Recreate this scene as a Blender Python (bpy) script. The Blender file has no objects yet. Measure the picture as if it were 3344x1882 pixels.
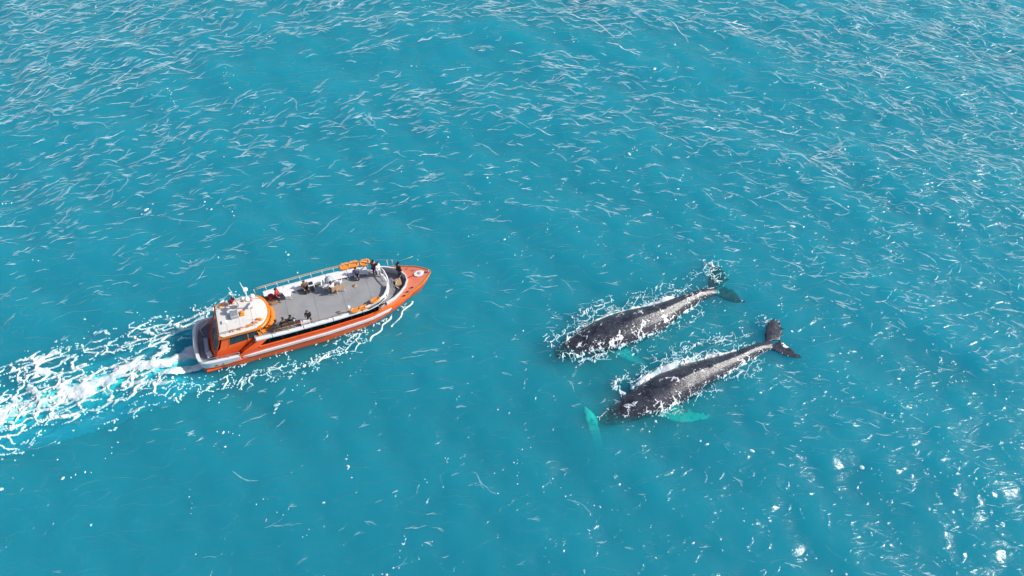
import bpy, bmesh, math, random
import numpy as np
from mathutils import Vector, Matrix
S = bpy.context.scene
COL = S.collection
PI = math.pi
R = math.radians

# ------------------------------------------------------------ camera, sky, sun, exposure
cam = bpy.data.cameras.new('camera'); co = bpy.data.objects.new('camera', cam); COL.objects.link(co); S.camera = co
co.location = (0, 0, 52); co.rotation_euler = (R(36), 0, 0)
cam.sensor_width = 36; cam.lens = 27; cam.clip_start = .5; cam.clip_end = 8000
SUN_AZ, SUN_EL = R(88), R(38)
w = bpy.data.worlds.new('World'); S.world = w; w.use_nodes = True
sky = w.node_tree.nodes.new('ShaderNodeTexSky'); sky.sky_type = 'NISHITA'; sky.sun_disc = False
sky.sun_elevation = SUN_EL; sky.sun_rotation = SUN_AZ; sky.air_density = 1.0; sky.dust_density = 1.5
w.node_tree.links.new(sky.outputs[0], w.node_tree.nodes['Background'].inputs[0])
w.node_tree.nodes['Background'].inputs[1].default_value = .13
sl = bpy.data.lights.new('sun', 'SUN'); sl.energy = 4.9; sl.angle = R(.5); sl.color = (1, .96, .9)
so = bpy.data.objects.new('sun', sl); COL.objects.link(so)
so.rotation_euler = Vector((math.sin(SUN_AZ)*math.cos(SUN_EL), math.cos(SUN_AZ)*math.cos(SUN_EL), math.sin(SUN_EL))).to_track_quat('Z', 'Y').to_euler()
S.view_settings.view_transform = 'Standard'; S.view_settings.look = 'None'; S.view_settings.exposure = 0; S.view_settings.gamma = 1
S.cycles.volume_bounces = 5; S.cycles.max_bounces = 8; S.cycles.transparent_max_bounces = 8; S.cycles.diffuse_bounces = 3; S.cycles.glossy_bounces = 2
S.cycles.sample_clamp_direct = 3.0; S.cycles.caustics_reflective = False; S.cycles.caustics_refractive = False

# ------------------------------------------------------------ helpers
def tag(o, label=None, cat=None, group=None, kind=None):
    if label: o['label'] = label
    if cat: o['category'] = cat
    if group: o['group'] = group
    if kind: o['kind'] = kind
    return o

def empty(name, loc=(0, 0, 0), rz=0, label=None, cat=None, group=None):
    o = bpy.data.objects.new(name, None); COL.objects.link(o)
    o.location = loc; o.rotation_euler = (0, 0, rz); o.empty_display_size = .3
    return tag(o, label, cat, group)

class MB:
    def __init__(s): s.v = []; s.f = []
    def add(s, vs, fs):
        b = len(s.v); s.v += [tuple(v) for v in vs]; s.f += [tuple(b+i for i in f) for f in fs]; return s
    def box(s, c, d, rz=0, ry=0, rx=0, taper=1.0):
        M = Matrix.Translation(c) @ Matrix.Rotation(rz, 4, 'Z') @ Matrix.Rotation(ry, 4, 'Y') @ Matrix.Rotation(rx, 4, 'X')
        vs = []
        for z in (-.5, .5):
            k = taper if z > 0 else 1
            for x, y in ((-.5, -.5), (.5, -.5), (.5, .5), (-.5, .5)):
                vs.append(M @ Vector((x*d[0]*k, y*d[1]*k, z*d[2])))
        return s.add(vs, [(3, 2, 1, 0), (4, 5, 6, 7), (0, 1, 5, 4), (1, 2, 6, 5), (2, 3, 7, 6), (3, 0, 4, 7)])
    def tube(s, pts, r, n=6, closed=False):
        pts = [Vector(p) for p in pts]; m = len(pts)
        rr = r if isinstance(r, (list, tuple)) else [r]*m
        vs = []
        for i, p in enumerate(pts):
            a = pts[i-1] if (i > 0 or closed) else p
            b = pts[(i+1) % m] if (i < m-1 or closed) else p
            t = (b-a).normalized() if (b-a).length > 1e-9 else Vector((0, 0, 1))
            u = t.cross(Vector((0, 0, 1)))
            if u.length < .05: u = t.cross(Vector((0, 1, 0)))
            u.normalize(); q = t.cross(u)
            for k in range(n):
                an = 2*PI*k/n; vs.append(p + (u*math.cos(an)+q*math.sin(an))*rr[i])
        fs = []
        for i in range(m if closed else m-1):
            j = (i+1) % m
            for k in range(n):
                fs.append((i*n+k, i*n+(k+1) % n, j*n+(k+1) % n, j*n+k))
        if not closed:
            fs.append(tuple(range(n))[::-1]); fs.append(tuple((m-1)*n+k for k in range(n)))
        return s.add(vs, fs)
    def prism(s, poly, z0, z1):
        n = len(poly)
        zf0 = z0 if callable(z0) else (lambda x, y: z0)
        zf1 = z1 if callable(z1) else (lambda x, y: z1)
        vs = [(x, y, zf0(x, y)) for x, y in poly]+[(x, y, zf1(x, y)) for x, y in poly]
        return s.add(vs, [tuple(range(n))[::-1], tuple(range(n, 2*n))]+[(i, (i+1) % n, n+(i+1) % n, n+i) for i in range(n)])
    def loft(s, rings, closed=False, caps=False):
        n = len(rings[0]); vs = [p for r_ in rings for p in r_]; fs = []
        for i in range(len(rings)-1):
            for k in range(n if closed else n-1):
                fs.append((i*n+k, i*n+(k+1) % n, (i+1)*n+(k+1) % n, (i+1)*n+k))
        if caps:
            fs.append(tuple(range(n))[::-1]); fs.append(tuple((len(rings)-1)*n+k for k in range(n)))
        return s.add(vs, fs)
    def quad4(s, a, b, c, d, t):
        """a panel with thickness t from four corners"""
        a, b, c, d = map(Vector, (a, b, c, d)); nrm = (b-a).cross(d-a).normalized()*t
        return s.add([a, b, c, d, a+nrm, b+nrm, c+nrm, d+nrm],
                     [(3, 2, 1, 0), (4, 5, 6, 7), (0, 1, 5, 4), (1, 2, 6, 5), (2, 3, 7, 6), (3, 0, 4, 7)])
    def lathe(s, prof, c=(0, 0, 0), n=12):
        rings = [[(c[0]+r_*math.cos(2*PI*k/n), c[1]+r_*math.sin(2*PI*k/n), c[2]+z) for k in range(n)] for r_, z in prof]
        return s.loft(rings, closed=True, caps=True)
    def mesh(s, name, mat, smooth=False):
        me = bpy.data.meshes.new(name); me.from_pydata(s.v, [], s.f)
        bm = bmesh.new(); bm.from_mesh(me); bmesh.ops.recalc_face_normals(bm, faces=bm.faces); bm.to_mesh(me); bm.free()
        if smooth:
            me.polygons.foreach_set('use_smooth', [True]*len(me.polygons))
        me.materials.append(mat); return me
    def build(s, name, mat, parent=None, smooth=False, sharp=None):
        me = s.mesh(name, mat, smooth)
        if smooth and sharp is not None:
            try: me.set_sharp_from_angle(angle=R(sharp))
            except Exception: pass
        o = bpy.data.objects.new(name, me); COL.objects.link(o); o.parent = parent; return o

def bevel(o, wd=.02, seg=2):
    m = o.modifiers.new('bevel', 'BEVEL'); m.width = wd; m.segments = seg; m.limit_method = 'ANGLE'; return o

def interp(tab, x):
    return float(np.interp(x, [t[0] for t in tab], [t[1] for t in tab]))

# ------------------------------------------------------------ materials
def mat(name, col, rough=.5, metal=0, spec=.5, var=.08, scale=3, bump=0.0, coat=0, dirt=None, dirt_amt=.3, dirt_scale=2):
    m = bpy.data.materials.new(name); m.use_nodes = True; nt = m.node_tree; N = nt.nodes; L = nt.links.new
    b = N['Principled BSDF']; b.inputs['Roughness'].default_value = rough; b.inputs['Metallic'].default_value = metal
    b.inputs['Specular IOR Level'].default_value = spec; b.inputs['Coat Weight'].default_value = coat
    tc = N.new('ShaderNodeTexCoord'); n1 = N.new('ShaderNodeTexNoise'); n1.inputs['Scale'].default_value = scale; n1.inputs['Detail'].default_value = 5
    L(tc.outputs['Object'], n1.inputs['Vector'])
    cr = N.new('ShaderNodeValToRGB'); L(n1.outputs[0], cr.inputs[0])
    cr.color_ramp.elements[0].position = .3; cr.color_ramp.elements[1].position = .7
    cr.color_ramp.elements[0].color = [max(0, c*(1-var)) for c in col]+[1]; cr.color_ramp.elements[1].color = [min(1, c*(1+var)) for c in col]+[1]
    src = cr.outputs[0]
    if dirt:
        n2 = N.new('ShaderNodeTexNoise'); n2.inputs['Scale'].default_value = dirt_scale; n2.inputs['Detail'].default_value = 8; n2.inputs['Roughness'].default_value = .65
        L(tc.outputs['Object'], n2.inputs['Vector'])
        c2 = N.new('ShaderNodeValToRGB'); c2.color_ramp.elements[0].position = .52; c2.color_ramp.elements[1].position = .72
        L(n2.outputs[0], c2.inputs[0]); mu = N.new('ShaderNodeMath'); mu.operation = 'MULTIPLY'; mu.inputs[1].default_value = dirt_amt; L(c2.outputs[0], mu.inputs[0])
        mx = N.new('ShaderNodeMix'); mx.data_type = 'RGBA'; L(mu.outputs[0], mx.inputs[0]); L(src, mx.inputs[6]); mx.inputs[7].default_value = (*dirt, 1); src = mx.outputs[2]
    L(src, b.inputs['Base Color'])
    if bump:
        bp = N.new('ShaderNodeBump'); bp.inputs['Distance'].default_value = bump; L(n1.outputs[0], bp.inputs['Height']); L(bp.outputs[0], b.inputs['Normal'])
    return m

M = {}
M['orange'] = mat('orange_paint', (.95, .125, .022), .38, var=.1, scale=1.5, dirt=(.6, .2, .10), dirt_amt=.2, dirt_scale=3)
M['amber'] = mat('amber_paint', (.75, .2, .015), .35, var=.08, scale=1.2, dirt=(.6, .32, .12), dirt_amt=.3)
M['coral'] = mat('coral_deck_paint', (.74, .21, .12), .55, var=.08, scale=2, dirt=(.45, .2, .14), dirt_amt=.5, dirt_scale=2.5)
M['white'] = mat('white_paint', (.74, .73, .74), .4, var=.04, scale=2, dirt=(.5, .46, .44), dirt_amt=.35, dirt_scale=2.2)
M['pinkwhite'] = mat('rubbing_strake', (.80, .70, .70), .5, var=.05, scale=3, dirt=(.6, .3, .22), dirt_amt=.4, dirt_scale=4)
M['roof'] = mat('cream_roof', (.74, .71, .66), .35, var=.04, scale=1.5, dirt=(.5, .45, .38), dirt_amt=.4, dirt_scale=1.5)
M['deck'] = mat('grey_deck_paint', (.30, .30, .31), .6, var=.10, scale=.9, bump=.004, dirt=(.20, .20, .21), dirt_amt=.5, dirt_scale=1.1)
M['aftdeck'] = mat('slate_deck_paint', (.17, .175, .22), .6, var=.1, scale=2, bump=.004, dirt=(.25, .25, .27), dirt_amt=.4)
M['dark'] = mat('black_rubber', (.02, .02, .025), .6)
M['steel'] = mat('stainless', (.6, .6, .62), .3, metal=.8)
M['brass'] = mat('varnished_rail', (.58, .36, .16), .4, var=.15, scale=4)
M['raft'] = mat('orange_float', (.85, .26, .02), .5, var=.15, scale=6)
M['tarp'] = mat('faded_salmon_canvas', (.72, .36, .26), .8, var=.2, scale=8)
M['tan'] = mat('tan_locker', (.42, .26, .15), .6, var=.15, scale=4)
M['net'] = mat('netting', (.6, .35, .12), .8, var=.3, scale=20)
M['redcloth'] = mat('red_cloth', (.45, .03, .04), .8, var=.2, scale=10)
M['maroon'] = mat('maroon_cloth', (.25, .03, .05), .8, var=.2, scale=10)
M['navy'] = mat('navy_cloth', (.03, .035, .06), .85, var=.3, scale=10)
M['black_cloth'] = mat('black_cloth', (.018, .016, .022), .85, var=.3, scale=10)
M['slate_cloth'] = mat('slate_cloth', (.09, .10, .16), .85, var=.3, scale=10)
M['white_cloth'] = mat('white_cloth', (.72, .72, .74), .85, var=.1, scale=10)
M['olive_cloth'] = mat('brown_cloth', (.16, .09, .06), .85, var=.2, scale=10)
M['jeans'] = mat('denim', (.05, .07, .14), .85, var=.3, scale=14)
M['skin'] = mat('skin', (.45, .25, .17), .55, var=.05)
M['hair'] = mat('hair', (.02, .014, .012), .6, var=.3, scale=20)
M['seatgrey'] = mat('seat_grey', (.4, .42, .46), .6, var=.1)
M['interior'] = mat('cabin_interior', (.16, .15, .15), .7)
g = bpy.data.materials.new('tinted_glass'); g.use_nodes = True
nt = g.node_tree; N = nt.nodes; N.clear(); out = N.new('ShaderNodeOutputMaterial'); tr = N.new('ShaderNodeBsdfTransparent'); tr.inputs[0].default_value = (.28, .32, .36, 1)
gl = N.new('ShaderNodeBsdfGlossy'); gl.inputs['Roughness'].default_value = .06; fr = N.new('ShaderNodeFresnel'); fr.inputs[0].default_value = 1.32
mx = N.new('ShaderNodeMixShader'); nt.links.new(fr.outputs[0], mx.inputs[0]); nt.links.new(tr.outputs[0], mx.inputs[1]); nt.links.new(gl.outputs[0], mx.inputs[2]); nt.links.new(mx.outputs[0], out.inputs[0])
M['glass'] = g
M['darkglass'] = mat('wheelhouse_glass', (.03, .035, .04), .08, spec=.8, coat=.3, var=.4, scale=2)
M['greyglass'] = mat('aft_screen_glass', (.12, .14, .16), .1, spec=.8, coat=.3, var=.4, scale=1.5)
# foam, and pale sheen copying reflected sky: bright, matt
def foam_sheen_mat(name, col, rough=.7, var=.06):
    return mat(name, col, rough, spec=.3, var=var, scale=6)
M['foam'] = foam_sheen_mat('sea_foam', (.76, .78, .80))
M['aerated'] = foam_sheen_mat('aerated_water', (.72, .78, .79))
M['thread'] = foam_sheen_mat('sky_glint_paint', (.52, .64, .68), .5)  # colour of sky reflections drawn as streaks on the wavelets
M['film'] = foam_sheen_mat('sky_sheen_paint', (.38, .54, .60), .6)  # colour of the soft reflected-sky sheen

def see_through(m, alpha):   # painted sky sheen blended thinly so the water shows
    nt = m.node_tree; b_ = nt.nodes['Principled BSDF']; o_ = [n_ for n_ in nt.nodes if n_.type == 'OUTPUT_MATERIAL'][0]
    t_ = nt.nodes.new('ShaderNodeBsdfTransparent'); x_ = nt.nodes.new('ShaderNodeMixShader'); x_.inputs[0].default_value = alpha
    nt.links.new(t_.outputs[0], x_.inputs[1]); nt.links.new(b_.outputs[0], x_.inputs[2]); nt.links.new(x_.outputs[0], o_.inputs[0])
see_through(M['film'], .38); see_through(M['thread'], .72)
cr_ = [n_ for n_ in M['foam'].node_tree.nodes if n_.type == 'VALTORGB'][0]   # thin foam lets the water tint it
cr_.color_ramp.elements[0].position = .36; cr_.color_ramp.elements[1].position = .56; cr_.color_ramp.elements[0].color = (.42, .60, .64, 1); cr_.color_ramp.elements[1].color = (.80, .81, .82, 1)
[n_ for n_ in M['foam'].node_tree.nodes if n_.type == 'TEX_NOISE'][0].inputs['Scale'].default_value = 1.6
# ------------------------------------------------------------ sea surface function
rng = np.random.default_rng(3)
WAVES = []
for i in range(64):
    Lw = math.exp(rng.uniform(math.log(1.3), math.log(15)))
    WAVES.append((2*PI/Lw, R(238)+rng.normal(0, .6), rng.uniform(0, 2*PI), .0066*Lw**.85/(1+(Lw/7)**2)**.5))
def wz(x, y):
    x = np.asarray(x, float); y = np.asarray(y, float); z = np.zeros_like(x)
    for k, th, p, a in WAVES:
        ph = k*(x*math.cos(th)+y*math.sin(th))+p
        z += a*(np.sin(ph)+.25*np.cos(2*ph))
    return z

# numpy noise
def vnoise(x, y, sc, seed=0):
    x = x*sc+seed*17.3; y = y*sc+seed*9.1
    xi = np.floor(x).astype(np.int64); yi = np.floor(y).astype(np.int64); fx = x-xi; fy = y-yi
    def h(a, b):
        v = (a*374761393+b*668265263+seed*1274126177) & 0xffffffff
        v = ((v ^ (v >> 13))*1274126177) & 0xffffffff
        v = ((v ^ (v >> 16))*2246822519) & 0xffffffff
        return (v & 0xffff)/65535.0
    u = fx*fx*(3-2*fx); v = fy*fy*(3-2*fy)
    return (h(xi, yi)*(1-u)+h(xi+1, yi)*u)*(1-v)+(h(xi, yi+1)*(1-u)+h(xi+1, yi+1)*u)*v
def fbm(x, y, sc, seed=0, oct=3):
    s = 0; a = .5; t = 0
    for i in range(oct):
        s = s+a*vnoise(x, y, sc*2**i, seed+i*7); t += a; a *= .5
    return s/t
def voro(x, y, sc, seed=0):
    """distance to nearest cell border and to nearest point, in metres, and a per-cell value"""
    X = x*sc; Y = y*sc; xi = np.floor(X).astype(np.int64); yi = np.floor(Y).astype(np.int64)
    def h(a, b, k):
        v = (a*374761393+b*668265263+(seed*31+k)*1274126177) & 0xffffffff
        v = ((v ^ (v >> 13))*1274126177) & 0xffffffff
        v = ((v ^ (v >> 16))*2246822519) & 0xffffffff
        return (v & 0xffff)/65535.0
    f1 = np.full(X.shape, 9.); f2 = np.full(X.shape, 9.); cv = np.zeros(X.shape)
    for dx in (-1, 0, 1):
        for dy in (-1, 0, 1):
            a = xi+dx; b = yi+dy
            d = np.hypot(a+.1+.8*h(a, b, 1)-X, b+.1+.8*h(a, b, 2)-Y)
            nr = d < f1
            f2 = np.where(nr, f1, np.minimum(f2, d)); cv = np.where(nr, h(a, b, 3), cv); f1 = np.where(nr, d, f1)
    return (f2-f1)/sc, f1/sc, cv
def sdist(x, y, pts):
    """distance to a polyline, and the arclength fraction of the nearest point, signed side"""
    best = np.full(x.shape, 1e9); tt = np.zeros(x.shape); sg = np.zeros(x.shape)
    P = np.array(pts, float); seg = np.hypot(*(P[1:]-P[:-1]).T); cum = np.concatenate([[0], np.cumsum(seg)])
    for i in range(len(P)-1):
        d = P[i+1]-P[i]; l2 = d@d; t = np.clip(((x-P[i, 0])*d[0]+(y-P[i, 1])*d[1])/l2, 0, 1)
        qx = P[i, 0]+t*d[0]; qy = P[i, 1]+t*d[1]; dd = np.hypot(x-qx, y-qy); m = dd < best
        best = np.where(m, dd, best); tt = np.where(m, (cum[i]+t*seg[i])/cum[-1], tt)
        sg = np.where(m, np.sign(d[0]*(y-P[i, 1])-d[1]*(x-P[i, 0])), sg)
    return best, tt, sg

# ------------------------------------------------------------ sea
def axis(a, b, st, far):
    m = list(np.arange(a, b+st/2, st)); s = st; x = m[-1]; hi = []
    while x < far: s *= 1.3; x += s; hi.append(x)
    s = st; x = m[0]; lo = []
    while x > -far: s *= 1.3; x -= s; lo.append(x)
    return np.array(lo[::-1]+m+hi)
xs = axis(-62, 62, .28, 2500); ys = axis(8, 86, .28, 2500)
X, Y = np.meshgrid(xs, ys); Z = wz(X, Y)
fade = np.clip(1-(np.hypot(X, Y-45)-90)/60, 0, 1); Z = Z*fade
n, m_ = X.shape
V = np.stack([X, Y, Z], -1).reshape(-1, 3)
ii = np.arange(n*m_).reshape(n, m_)
q = np.stack([ii[:-1, :-1], ii[:-1, 1:], ii[1:, 1:], ii[1:, :-1]], -1).reshape(-1, 4)
per = np.concatenate([ii[0, :], ii[1:, -1], ii[-1, -2::-1], ii[-2:0:-1, 0]])
base = len(V); VB = V[per].copy(); VB[:, 2] = -45; V = np.concatenate([V, VB]); kk = len(per); jj = np.arange(kk)
side = np.stack([per[jj], base+jj, base+(jj+1) % kk, per[(jj+1) % kk]], -1)
me = bpy.data.meshes.new('sea'); me.from_pydata(V.tolist(), [], q.tolist()+side.tolist()+[list(base+jj[::-1])])
me.polygons.foreach_set('use_smooth', [True]*len(me.polygons))
sea = bpy.data.objects.new('sea', me); COL.objects.link(sea)
tag(sea, 'turquoise open sea rippled by wind under bright daylight', 'sea', kind='structure')
ma = bpy.data.materials.new('sea_water'); ma.use_nodes = True; nt = ma.node_tree; N = nt.nodes; N.clear(); L = nt.links.new
out = N.new('ShaderNodeOutputMaterial'); tr = N.new('ShaderNodeBsdfTransparent'); gl = N.new('ShaderNodeBsdfGlossy'); gl.inputs['Roughness'].default_value = .19
mix = N.new('ShaderNodeMixShader'); fr = N.new('ShaderNodeFresnel'); fr.inputs[0].default_value = 1.39
bp = N.new('ShaderNodeBump'); bp.inputs['Strength'].default_value = 1; bp.inputs['Distance'].default_value = 1
tc = N.new('ShaderNodeTexCoord')
def mth(op, a, b=None, c=None, clamp=False):
    nd = N.new('ShaderNodeMath'); nd.operation = op; nd.use_clamp = clamp
    for i, v in enumerate((a, b, c)):
        if v is None: continue
        if isinstance(v, (int, float)): nd.inputs[i].default_value = v
        else: L(v, nd.inputs[i])
    return nd.outputs[0]
def noise(scale, detail=2, dist=0, vec=None, rough=.5):
    nd = N.new('ShaderNodeTexNoise'); nd.inputs['Scale'].default_value = scale; nd.inputs['Detail'].default_value = detail
    nd.inputs['Distortion'].default_value = dist; nd.inputs['Roughness'].default_value = rough
    L(vec or tc.outputs['Object'], nd.inputs['Vector']); return nd.outputs[0]
def mapping(rot, sc, loc=(0, 0, 0)):
    nd = N.new('ShaderNodeMapping'); nd.inputs['Rotation'].default_value = (0, 0, rot); nd.inputs['Scale'].default_value = sc
    nd.inputs['Location'].default_value = loc; L(tc.outputs['Object'], nd.inputs['Vector']); return nd.outputs[0]
def crest(scale, vec, wd, p=2.5, dist=.5):
    nz = noise(scale, 2, dist, vec); d = mth('ABSOLUTE', mth('SUBTRACT', nz, .5))
    return mth('POWER', mth('SUBTRACT', 1, mth('MULTIPLY', d, 1/wd), clamp=True), p)
hh = mth('MULTIPLY', crest(.8, mapping(.1, (.4, 1, 1)), .09), .08)
hh = mth('MULTIPLY_ADD', noise(4.5, 4, .4, mapping(0, (.6, 1, 1)), .6), .030, hh)
hh = mth('MULTIPLY_ADD', noise(.55, 3, .3, mapping(.1, (.7, 1, 1))), .13, hh)
L(hh, bp.inputs['Height'])
L(bp.outputs[0], gl.inputs['Normal']); L(bp.outputs[0], fr.inputs['Normal']); gn = N.new('ShaderNodeNewGeometry'); L(mth('MULTIPLY', fr.outputs[0], mth('SUBTRACT', 1, gn.outputs['Backfacing'])), mix.inputs[0]); L(tr.outputs[0], mix.inputs[1]); L(gl.outputs[0], mix.inputs[2])
L(mix.outputs[0], out.inputs['Surface'])
vs = N.new('ShaderNodeVolumeScatter'); vs.inputs['Color'].default_value = (1, 1, 1, 1); vs.inputs['Density'].default_value = .31
va = N.new('ShaderNodeVolumeAbsorption'); va.inputs['Color'].default_value = (0, .9632, .9800, 1); va.inputs['Density'].default_value = 4.0
ad = N.new('ShaderNodeAddShader'); L(vs.outputs[0], ad.inputs[0]); L(va.outputs[0], ad.inputs[1]); L(ad.outputs[0], out.inputs['Volume'])
me.materials.append(ma)

# ------------------------------------------------------------ foam as raised height fields riding on the waves
def foam_sheet(name, x0, x1, y0, y1, st, field, label, material='foam', cat='foam', lo=-.05, hi=.06, cut=-.02, dirx=None):
    """field(x, y) gives foam relief in metres above (foam) or below (nothing) the water"""
    gx = np.arange(x0, x1, st); gy = np.arange(y0, y1, st); X, Y = np.meshgrid(gx, gy)
    f = field(X, Y); h = np.clip(f, lo, hi)
    Z = wz(X, Y)+h+np.clip(h, 0, .06)*2.2*(fbm(X, Y, 2.2, 91, 4)-.3)
    n, m = X.shape; idx = np.arange(n*m).reshape(n, m)
    q = np.stack([idx[:-1, :-1], idx[:-1, 1:], idx[1:, 1:], idx[1:, :-1]], -1).reshape(-1, 4)
    fl = h.reshape(-1); keep = (fl[q].max(1) > cut); q = q[keep]
    used = np.unique(q); remap = np.full(n*m, -1); remap[used] = np.arange(len(used)); q = remap[q]
    V = np.stack([X, Y, Z], -1).reshape(-1, 3)[used]
    me = bpy.data.meshes.new(name); me.from_pydata(V.tolist(), [], q.tolist()); me.polygons.foreach_set('use_smooth', [True]*len(me.polygons))
    me.materials.append(M[material]); o = bpy.data.objects.new(name, me); COL.objects.link(o)
    return tag(o, label, cat, kind='stuff')

def lace(X, Y, mask, sc=1.6, seed=1, stretch=(1, 1, 0), thick=.10, warp=.35, ero=4.2):
    """a net of foam threads with beads; mask 0..1 sets how much of it there is"""
    ca, sa = math.cos(stretch[2]), math.sin(stretch[2])
    U = (X*ca+Y*sa)/stretch[0]; W = (-X*sa+Y*ca)/stretch[1]
    U2 = U+warp*(fbm(U, W, 1.3, seed+3)-.5)*2; W2 = W+warp*(fbm(U, W, 1.3, seed+11)-.5)*2
    e, p, c = voro(U2, W2, sc, seed); e2, p2, c2 = voro(U2+5.3, W2+1.7, sc*2.3, seed+5)
    er = fbm(U, W, 1.7, seed+20)
    tw = thick*(mask*2.3+(er-.5)*ero-.75*ero/4.2)
    t2 = thick*.5*(mask*1.8+(fbm(U, W, 2.3, seed+30)-.5)*4-1.25)
    a = tw-e; b = t2-e2
    bead = np.where(c2 > .94, .10*(.3+mask)*(c2*16-15)*.6-p2, -1)
    f = np.maximum(np.maximum(a, b), bead)
    return np.where(mask > .05, f, -1)*2.2

sm = lambda e0, e1, v: (lambda t: t*t*(3-2*t))(np.clip((v-e0)/(e1-e0), 0, 1))

BO = Vector((-24.6, 31.55, 0)); BA = R(19.2)
def bloc(x, y):   # world -> boat local
    dx = x-BO.x; dy = y-BO.y; return dx*math.cos(BA)+dy*math.sin(BA), -dx*math.sin(BA)+dy*math.cos(BA)

CORE = [(-24.4, 31.9), (-26.4, 31.0), (-28.2, 30.1), (-30.4, 29.5), (-32.3, 28.8), (-34.5, 28.0), (-36.3, 27.2), (-38.3, 26.3), (-42, 24.8), (-48, 22.4), (-60, 18)]
CORE2 = [(-24.4, 30.4), (-26.8, 29.6), (-28.9, 28.7), (-31.5, 27.6), (-35, 26.3), (-39, 25)]
UPPER = [(-22.5, 36.2), (-25.6, 34.9), (-27.9, 33.9), (-30.5, 32.9), (-33.0, 31.8), (-35.5, 30.8), (-37.9, 29.8), (-41.6, 28.3), (-48, 26), (-60, 22)]
LOWER = [(-26.5, 28.8), (-28.6, 28.1), (-30.7, 27.2), (-32.7, 26.4), (-35.0, 25.5), (-37.6, 24.9), (-43, 23.0), (-50, 20), (-60, 16)]
def wake_mask(X, Y):
    d, t, s = sdist(X, Y, CORE); core = np.exp(-(d/(.9+2.6*t))**2)
    d2, t2, s2 = sdist(X, Y, CORE2); core2 = .75*np.exp(-(d2/.75)**2)*(1-t2*.6)
    d3, t3, s3 = sdist(X, Y, UPPER); up = .88*np.exp(-(d3/(.85+1.2*t3))**2)*(1-.45*t3)
    d4, t4, s4 = sdist(X, Y, LOWER); lw = .68*np.exp(-(d4/(.65+.8*t4))**2)
    band = .40*np.exp(-(d/(2.5+3.2*t))**2)
    xl, yl = bloc(X, Y)
    inside = (xl > .3) & (np.abs(yl) < 2.2)
    return core, core2, up, lw, band, inside
def wake_field(X, Y):
    core, core2, up, lw, band, inside = wake_mask(X, Y)
    mk = np.clip(np.maximum.reduce([core*1.0, core2, up, lw, band]), 0, 1)
    mk = np.clip(mk*(.35+1.2*fbm(X, Y, .5, 5, 2))-.30*np.where(np.maximum(core, core2) > np.maximum(up, lw), 1, 0)*sm(-28.5, -26, X), 0, 1)
    f = lace(X, Y, mk, 1.3, 2, (2.2, 1, R(21)), .080, .6, 2.6)
    fn = fbm((X*.94+Y*.33)*.45, -X*.33+Y*.94, 1.5, 8, 5)-.5
    solid = .45*(core*(1-.45*sm(-31, -42, X))-.94+2.4*fn)
    dn, tn, sn_ = sdist(X, Y, CORE[:4]); dn2, tn2, sn2 = sdist(X, Y, CORE2[:3])
    near_ = np.maximum(np.exp(-(dn/.62)**2)*(1-.3*tn), .9*np.exp(-(dn2/.42)**2)*(1-.4*tn2))
    solid = np.maximum(solid, .35*(near_-.62+1.3*fn))
    f = np.maximum(f, solid)
    f = np.where(inside, -1, f)
    return f + .02*(fbm(X, Y, 3, 9)-.5)
foam_sheet('wake_foam', -60, -22, 15, 38.5, .055, wake_field,
           'churned white foam trailing left from the stern of the orange boat')
def aer_field(X, Y):
    core, core2, up, lw, band, inside = wake_mask(X, Y)
    a = np.clip(np.maximum.reduce([core*1.15, core2*1.05, up*.72, lw*.72, band*1.3]), 0, 1)
    d = -.05-4.4*(1-a)**1.35-.9*(fbm(X*.7, Y, .9, 15, 4)-.3)
    return np.where(inside, -9, np.minimum(d, -.045))
foam_sheet('aerated_water', -60, -22, 14, 38.5, .16, aer_field, 'pale milky water full of bubbles under the wake foam', 'aerated', 'water', lo=-2.6, hi=-.04, cut=-2.5)

SIDE = [(-26.4, 27.6), (-25.2, 28.1), (-23.4, 28.5), (-21.1, 28.9), (-18.1, 29.6), (-16.1, 30.4), (-14.5, 31.1), (-13.0, 32.0), (-11.7, 33.2)]
ST1 = [(-8.3, 36.3), (-9.3, 34.8), (-9.7, 34.1)]; ST2 = [(-10.0, 35.0), (-10.9, 33.2), (-11.4, 32.5)]
def side_field(X, Y):
    xl, yl = bloc(X, Y)
    d, t, s = sdist(X, Y, SIDE)
    mk = .8*np.exp(-(d/(.40+.3*np.sin(t*9)**2))**2)*(.35+.65*sm(.05, .5, t))
    mk = np.maximum(mk, .30*np.exp(-(d/1.0)**2))
    hull = np.abs(yl)-np.interp(xl, [0, 3, 10, 13.4, 15.3, 17, 17.8], [1.95, 2.2, 2.3, 1.95, 1.35, .5, .02])
    near = (xl > .2) & (xl < 18)
    mk = np.maximum(mk, np.where(near, .40*np.exp(-(np.abs(hull)/.22)**2), 0))
    mk = mk*np.clip(.1+1.6*fbm(X, Y, .6, 25, 2), 0, 1.3)
    f = lace(X, Y, np.clip(mk*.8, 0, 1), 1.5, 7, (1.6, 1, R(22)), .036, .4, 3.0)
    for st, wd in ((ST1, .045), (ST2, .05)):
        d, t, s = sdist(X+.12*np.sin(Y*5), Y, st); f = np.maximum(f, (wd*(1-.5*t)-d)*.9+.03*(fbm(X, Y, 4, 3)-.5))
    return np.where((hull < -.05) & near, -1, f)
foam_sheet('hull_spray_foam', -28, -6.5, 26.4, 37, .045, side_field, 'lacy foam drifting along the shaded near side of the orange boat')

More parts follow.
